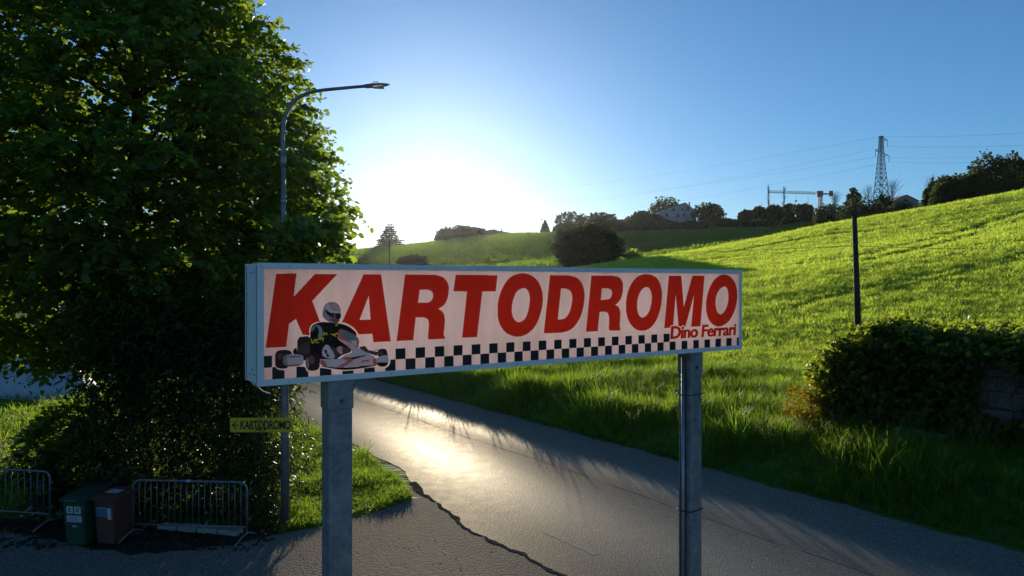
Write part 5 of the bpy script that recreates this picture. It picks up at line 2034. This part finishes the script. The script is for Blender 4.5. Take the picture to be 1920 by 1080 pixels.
# white van roof peeping over the sign beside the round bush
q = on_ground(793, 496, 60)
car = thing('parked_van', 'pale vehicle roof glinting beside the low round bush', 'van', (q.x, q.y, q.z - .05))
mb = MB()
mb.frustum((-1.9, -.9, 1.9, .9), (-1.9, -.9, 1.7, .9), .3, 1.0)
mb.frustum((-1.85, -.88, 1.2, .88), (-1.7, -.72, .6, .72), 1.0, 1.75)
mb.build('body', 'tarp_white', car, bevel=.12)
for sx in (-1.2, 1.2):
    for sy in (-.86, .74):
        mb = MB()
        mb.tube([(sx, sy, .33), (sx, sy + .12, .33)], .33, 14)
        mb.build('wheel', 'rubber', car)


# ------------------------------------------------------------------ grass
def blade_set(name, n, h, rad, wd, mat, seed, lean=.35, segs=3):
    """a tuft of bent blades, base at the origin"""
    rg = np.random.default_rng(seed)
    V, Fq = [], []
    for i in range(n):
        az, r_ = rg.uniform(0, 6.283), rad * rg.uniform(0, 1) ** .6
        b = np.array([r_ * math.cos(az), r_ * math.sin(az), 0])
        hh_ = h * rg.uniform(.55, 1.15)
        la = az + rg.normal(scale=.9)
        ln = hh_ * lean * rg.uniform(.3, 1.6)
        sd = np.array([-math.sin(la), math.cos(la), 0]) * wd * rg.uniform(.7, 1.3)
        base = len(V)
        for k in range(segs):
            t = k / segs
            c = b + np.array([math.cos(la) * ln * t * t, math.sin(la) * ln * t * t, hh_ * (t - .12 * t * t * lean * 2)])
            wv = sd * (1 - .55 * t)
            V += [c - wv, c + wv]
        tip = b + np.array([math.cos(la) * ln, math.sin(la) * ln, hh_ * (1 - .24 * lean)])
        V.append(tip)
        for k in range(segs - 1):
            Fq += [(base + 2 * k, base + 2 * k + 1, base + 2 * k + 3), (base + 2 * k, base + 2 * k + 3, base + 2 * k + 2)]
        Fq.append((base + 2 * segs - 2, base + 2 * segs - 1, base + 2 * segs))
    me = arrays_mesh(name, np.array(V), np.array(Fq), 3, mat)
    return bpy.data.objects.new(name, me)


def scatter(name, protos, pts, scale, rot, label, cat):
    """one uncountable mass of tufts set on points by geometry nodes"""
    me = bpy.data.meshes.new(name)
    me.vertices.add(len(pts))
    me.vertices.foreach_set('co', np.asarray(pts, np.float32).ravel())
    for nm, ty, arr in (('tuft_scale', 'FLOAT_VECTOR', scale), ('tuft_rot', 'FLOAT_VECTOR', rot)):
        at_ = me.attributes.new(nm, ty, 'POINT')
        at_.data.foreach_set('vector', np.asarray(arr, np.float32).ravel())
    at_ = me.attributes.new('tuft_kind', 'INT', 'POINT')
    at_.data.foreach_set('value', RNG.integers(0, len(protos), len(pts)).astype(np.int32))
    o = bpy.data.objects.new(name, me)
    COL.objects.link(o)
    ng = bpy.data.node_groups.new(name, 'GeometryNodeTree')
    ng.interface.new_socket('Geometry', in_out='INPUT', socket_type='NodeSocketGeometry')
    ng.interface.new_socket('Geometry', in_out='OUTPUT', socket_type='NodeSocketGeometry')
    N, Lk = ng.nodes, ng.links
    gi, go = N.new('NodeGroupInput'), N.new('NodeGroupOutput')

    def named(nm, ty):
        a = N.new('GeometryNodeInputNamedAttribute')
        a.data_type = ty
        a.inputs['Name'].default_value = nm
        return a.outputs['Attribute']
    join = N.new('GeometryNodeGeometryToInstance')
    for pr in protos:
        oi = N.new('GeometryNodeObjectInfo')
        oi.inputs['Object'].default_value = pr
        Lk.new(oi.outputs['Geometry'], join.inputs[0])
    iop = N.new('GeometryNodeInstanceOnPoints')
    iop.inputs['Pick Instance'].default_value = True
    Lk.new(gi.outputs[0], iop.inputs['Points'])
    Lk.new(join.outputs[0], iop.inputs['Instance'])
    Lk.new(named('tuft_kind', 'INT'), iop.inputs['Instance Index'])
    Lk.new(named('tuft_rot', 'FLOAT_VECTOR'), iop.inputs['Rotation'])
    Lk.new(named('tuft_scale', 'FLOAT_VECTOR'), iop.inputs['Scale'])
    Lk.new(iop.outputs[0], go.inputs[0])
    md = o.modifiers.new('tufts', 'NODES')
    md.node_group = ng
    return tag(o, label, cat, kind='stuff')


def to_xy(s, n):
    return RU[0] * s + RN[0] * n, RU[1] * s + RN[1] * n


def in_view(x, y, margin=.22):
    return (y > 3) & (np.abs(x / np.maximum(y, .1)) < 960 / FPX + margin)


# wheel tracks through the crop
tracks = []
for pl in ([(1990, 466), (1920, 481), (1860, 497), (1790, 512), (1700, 530), (1640, 543), (1560, 562), (1480, 582)],
           [(1990, 476), (1920, 490), (1860, 505), (1790, 522), (1700, 541), (1640, 555)],
           [(1990, 380), (1910, 402), (1840, 424), (1776, 444), (1700, 462), (1613, 483), (1500, 500)],
           [(1990, 391), (1915, 413), (1840, 437), (1776, 457), (1690, 476), (1600, 496)],
           [(1700, 430), (1640, 436), (1575, 440), (1520, 449), (1474, 457), (1420, 466), (1360, 478)],
           [(1660, 455), (1599, 464), (1480, 478), (1400, 484), (1311, 491), (1240, 500)],
           [(1900, 418), (1800, 437), (1720, 446)]):
    w_ = [on_ground(px, py) for px, py in pl]
    for a, b in zip(w_[:-1], w_[1:]):
        k = max(2, int((b - a).length / .5))
        for i in range(k):
            q = a.lerp(b, i / k)
            tracks.append((q.x, q.y))
tracks = np.array(tracks)


def near_tracks(x, y, r):
    out = np.zeros(len(x), bool)
    cell = {}
    for i, (a, b) in enumerate(tracks):
        cell.setdefault((int(a // 2), int(b // 2)), []).append((a, b))
    ix, iy = (x // 2).astype(int), (y // 2).astype(int)
    for i in range(len(x)):
        for dx in (-1, 0, 1):
            for dy in (-1, 0, 1):
                for a, b in cell.get((ix[i] + dx, iy[i] + dy), ()):
                    if (a - x[i]) ** 2 + (b - y[i]) ** 2 < r * r:
                        out[i] = True
    return out


# 1 verge grass beside the road, right side
P_near = [blade_set('grass_tuft', 16, .52, .11, .0075, 'grass_blade', 200 + i, .55) for i in range(4)]
rg = np.random.default_rng(31)
n_try = 42000
s_ = rg.uniform(-8, 62, n_try)
e_ = .10 + 8.4 * rg.uniform(0, 1, n_try) ** 1.25
x, y = to_xy(s_, N_R + e_)
ok = in_view(x, y) & (rg.uniform(0, 1, n_try) < np.interp(s_, [0, 20, 62], [1, .9, .45]))
x, y, e_ = x[ok], y[ok], e_[ok]
z = terrain(x, y)
pn = vnoise(np.stack([x, y], -1), 1.1, .4)
sc = np.interp(e_, [0, .5, 1.2, 3, 8], [.40, .66, .92, .90, .85]) * (1 + np.interp(e_, [0, 2, 4], [.5, .4, .28]) * pn) * rg.uniform(.7, 1.25, len(x)) * np.where(rg.uniform(0, 1, len(x)) < .09, 1.3, 1.0) * np.where((e_ < 2.2) & (RU[0] * x + RU[1] * y > 11) & (rg.uniform(0, 1, len(x)) < .035), 1.75, 1.0)
rot = np.stack([rg.normal(scale=.16, size=len(x)), rg.normal(scale=.16, size=len(x)), rg.uniform(0, 6.283, len(x))], -1)
scatter('verge_grass', P_near, np.stack([x, y, z], -1), np.stack([sc, sc, sc], -1), rot, 'tall green grass on the verge along the right side of the road', 'grass')

# tall seeding stalks on the verge
def stalk(name, seed):
    rg_ = random.Random(seed)
    mb = MB()
    for k in range(3):
        bx, by = rg_.uniform(-.1, .1), rg_.uniform(-.1, .1)
        h = rg_.uniform(.8, 1.25)
        lx, ly = rg_.uniform(-.25, .25), rg_.uniform(-.2, .2)
        pts = [Vector((bx + lx * t * t, by + ly * t * t, h * t)) for t in (0, .25, .5, .75, 1)]
        mb.tube(pts, [.004, .004, .003, .003, .002], 4)
        for j in range(16):
            t = .66 + .34 * j / 15
            p = Vector((bx + lx * t * t, by + ly * t * t, h * t))
            q = p + Vector((rg_.uniform(-1, 1), rg_.uniform(-1, 1), .4)) * .055
            mb.poly([p, q + Vector((.012, 0, 0)), q + Vector((0, 0, .035)), q - Vector((.012, 0, 0))])
    me = mb.mesh(name)
    me.materials.append(MATS['dry_grass'])
    return bpy.data.objects.new(name, me)


P_stalk = [stalk('seed_stalk', 300 + i) for i in range(3)]
n_try = 520
s_ = rg.uniform(-6, 55, n_try)
e_ = rg.uniform(.5, 5.5, n_try)
x, y = to_xy(s_, N_R + e_)
ok = vnoise(np.stack([x, y], -1), .8, .9) > .45
x, y = x[ok], y[ok]
cl = [flat(1768, 850, .7), flat(1800, 862, .7), flat(1640, 835, .7), flat(1850, 880, .65), flat(1705, 850, .7)]
x = np.concatenate([x, np.repeat([c.x for c in cl], 3) + rg.normal(scale=.12, size=15)])
y = np.concatenate([y, np.repeat([c.y for c in cl], 3) + rg.normal(scale=.12, size=15)])
sc = rg.uniform(.7, 1.15, len(x))
rot = np.stack([rg.normal(scale=.1, size=len(x)), rg.normal(scale=.1, size=len(x)), rg.uniform(0, 6.283, len(x))], -1)
scatter('seeding_grass', P_stalk, np.stack([x, y, terrain(x, y)], -1), np.stack([sc, sc, sc], -1), rot, 'pale seeding grass stalks standing above the verge', 'grass')

# 2 the crop on the near slope: denser and finer close by, coarser tufts far up
P_mid = [blade_set('crop_tuft', 30, .27, .25, .008, 'wheat_blade', 220 + i, .7) for i in range(4)]
n_try = 200000
s_ = rg.uniform(-40, 90, n_try)
e_ = 6.5 + 40 * rg.uniform(0, 1, n_try) ** 1.15
x, y = to_xy(s_, N_R + e_)
dist = np.hypot(x, y)
ok = in_view(x, y) & (dist < 62) & (rg.uniform(0, 1, n_try) < np.interp(dist, [15, 30, 62], [1.0, .8, .45]))
x, y, e_ = x[ok], y[ok], e_[ok]
ok = ~near_tracks(x, y, .45)
x, y = x[ok], y[ok]


def crop_attr(x, y, base):
    p2 = np.stack([x, y], -1)
    g = .75 * vnoise(p2 * np.array([.35, 1.0]), .55, .2) + .55 * vnoise(p2, 1.5, .6)
    sc = base * (1 + .13 * g) * rg.uniform(.85, 1.15, len(x))
    lean = .25 + .20 * vnoise(p2, .25, .8)
    rot = np.stack([lean * .5 + rg.normal(scale=.12, size=len(x)), lean * .6 + rg.normal(scale=.12, size=len(x)), rg.uniform(0, 6.283, len(x))], -1)
    return sc, rot


sc, rot = crop_attr(x, y, 1.0)
wid = np.interp(np.hypot(x, y), [15, 60], [1.0, 1.7])
scatter('crop_near', P_mid, np.stack([x, y, terrain(x, y)], -1), np.stack([sc * wid, sc * wid, sc], -1), rot, 'bright green young crop on the lower slope behind the sign', 'crop')

P_far = [blade_set('far_crop_tuft', 38, .27, .60, .018, 'wheat_blade', 240 + i, .8) for i in range(4)]
n_try = 210000
x = rg.uniform(-45, 115, n_try)
y = rg.uniform(38, 135, n_try)
n_c = RN[0] * x + RN[1] * y
dist = np.hypot(x, y)
ok = in_view(x, y) & (n_c > N_R + 6) & (dist > 55) & (rg.uniform(0, 1, n_try) < np.interp(dist, [55, 64, 150], [.3, 1, .6]))
x, y = x[ok], y[ok]
ok = ~(near_tracks(x, y, 1.05) & (rg.uniform(0, 1, len(x)) < .95))
x, y = x[ok], y[ok]
sc, rot = crop_attr(x, y, 1.0)
wid = np.interp(np.hypot(x, y), [50, 150], [.9, 1.5])
scatter('crop_far', P_far, np.stack([x, y, terrain(x, y)], -1), np.stack([sc * wid, sc * wid, sc], -1), rot, 'bright green crop on the upper slope below the ridge', 'crop')

# crop on the second hill: big soft tufts
P_hill = [blade_set('hill_crop_tuft', 22, .75, 1.5, .13, 'hill_blade', 260 + i, .8) for i in range(3)]
n_try = 60000
x = rg.uniform(-140, 150, n_try)
y = rg.uniform(135, 312, n_try)
ok = in_view(x, y)
x, y = x[ok], y[ok]
sc, rot = crop_attr(x * .4, y * .4, 1.0)
scatter('hill_crop', P_hill, np.stack([x, y, terrain(x, y)], -1), np.stack([sc, sc, sc], -1), rot, 'green crop on the second hill above the sign', 'crop')

# 3 patchy lawn between hedge and road, grass at left beyond the hedge
lawn_px = [(528, 1000), (600, 984), (690, 966), (742, 945), (768, 934), (745, 893), (700, 866), (655, 838), (600, 806), (541, 782), (528, 800)]
poly = np.array([flat(px, py)[:2] for px, py in lawn_px])


def inside(x, y, poly):
    c = np.zeros(len(x), bool)
    j = len(poly) - 1
    for i in range(len(poly)):
        xi, yi = poly[i]
        xj, yj = poly[j]
        c ^= ((yi > y) != (yj > y)) & (x < (xj - xi) * (y - yi) / (yj - yi + 1e-12) + xi)
        j = i
    return c


P_lawn = [blade_set('lawn_tuft', 16, .14, .10, .006, 'grass_blade', 280 + i, .9) for i in range(3)]
n_try = 30000
x = rg.uniform(poly[:, 0].min(), poly[:, 0].max(), n_try)
y = rg.uniform(poly[:, 1].min(), poly[:, 1].max(), n_try)
pn = vnoise(np.stack([x, y], -1), 2.2, .35)
ok = inside(x, y, poly) & (rg.uniform(0, 1, n_try) < np.clip(.62 + .6 * pn, .05, 1))
x, y, pn = x[ok], y[ok], pn[ok]
sc = (.75 + .5 * np.clip(pn + .3, 0, 1.5)) * rg.uniform(.7, 1.3, len(x))
rot = np.stack([rg.normal(scale=.25, size=len(x)), rg.normal(scale=.25, size=len(x)), rg.uniform(0, 6.283, len(x))], -1)
scatter('lawn_grass', P_lawn, np.stack([x, y, 0 * x], -1), np.stack([sc, sc, sc], -1), rot, 'short patchy grass between the street lamp and the road', 'grass')
n_try = 26000
x = rg.uniform(-40, -4, n_try)
y = rg.uniform(14.2, 60, n_try)
n_c = RN[0] * x + RN[1] * y
ok = in_view(x, y, .1) & (n_c < N_L - .2) & ~inside(x, y, poly)
x, y = x[ok], y[ok]
sc = rg.uniform(1.4, 3.2, len(x))
rot = np.stack([rg.normal(scale=.2, size=len(x)), rg.normal(scale=.2, size=len(x)), rg.uniform(0, 6.283, len(x))], -1)
scatter('meadow_grass', P_lawn, np.stack([x, y, terrain(x, y)], -1), np.stack([sc, sc, sc], -1), rot, 'rough meadow grass beyond the hedge at left', 'grass')

# dead leaves on the soil and forecourt edge
n_l = 900
x = rg.uniform(-10.5, -4.4, n_l)
y = 12.1 + 1.5 * rg.uniform(0, 1, n_l) ** .8
pos = np.stack([x, y, np.full(n_l, .02)], -1)
al = np.stack([rg.normal(size=n_l), rg.normal(size=n_l), rg.normal(scale=.15, size=n_l)], -1)
lt = link_mesh('leaf_litter', leaves('leaf_litter', pos, al, rg.normal(scale=.3, size=(n_l, 3)) + [0, 0, 1], rg.uniform(.05, .10, n_l), LEAF_ROUND, 'litter'))
tag(lt, 'brown fallen leaves on the soil below the hedge', 'leaves', kind='stuff')
n_l = 700
x = rg.uniform(-9, 4, n_l)
y = rg.uniform(9.5, 13.2, n_l)
n_c = RN[0] * x + RN[1] * y
ok = n_c < 6.9
pos = np.stack([x, y, np.full(n_l, .012)], -1)[ok]
k = len(pos)
gr = link_mesh('loose_grit', leaves('loose_grit', pos, np.stack([rg.normal(size=k), rg.normal(size=k), rg.normal(scale=.3, size=k)], -1), rg.normal(scale=.6, size=(k, 3)) + [0, 0, 1], rg.uniform(.012, .03, k), LEAF_ROUND, 'pale_stone'))
tag(gr, 'pale grit scattered on the dark forecourt', 'grit', kind='stuff')
# ------------------------------------------------------------------ evening air
m, nt, out = node_mat('air')
pv = nt.nodes.new('ShaderNodeVolumePrincipled')
pv.inputs['Color'].default_value = (0.95, 0.96, 1.0, 1)
pv.inputs['Density'].default_value = 0.00003
pv.inputs['Anisotropy'].default_value = 0.78
nt.links.new(pv.outputs[0], out.inputs['Volume'])
haze = MB().box((-4300, -4300, -7), (4300, 4300, 100)).build('haze', 'air')
tag(haze, 'thin warm evening haze over the whole valley', 'haze', kind='stuff')
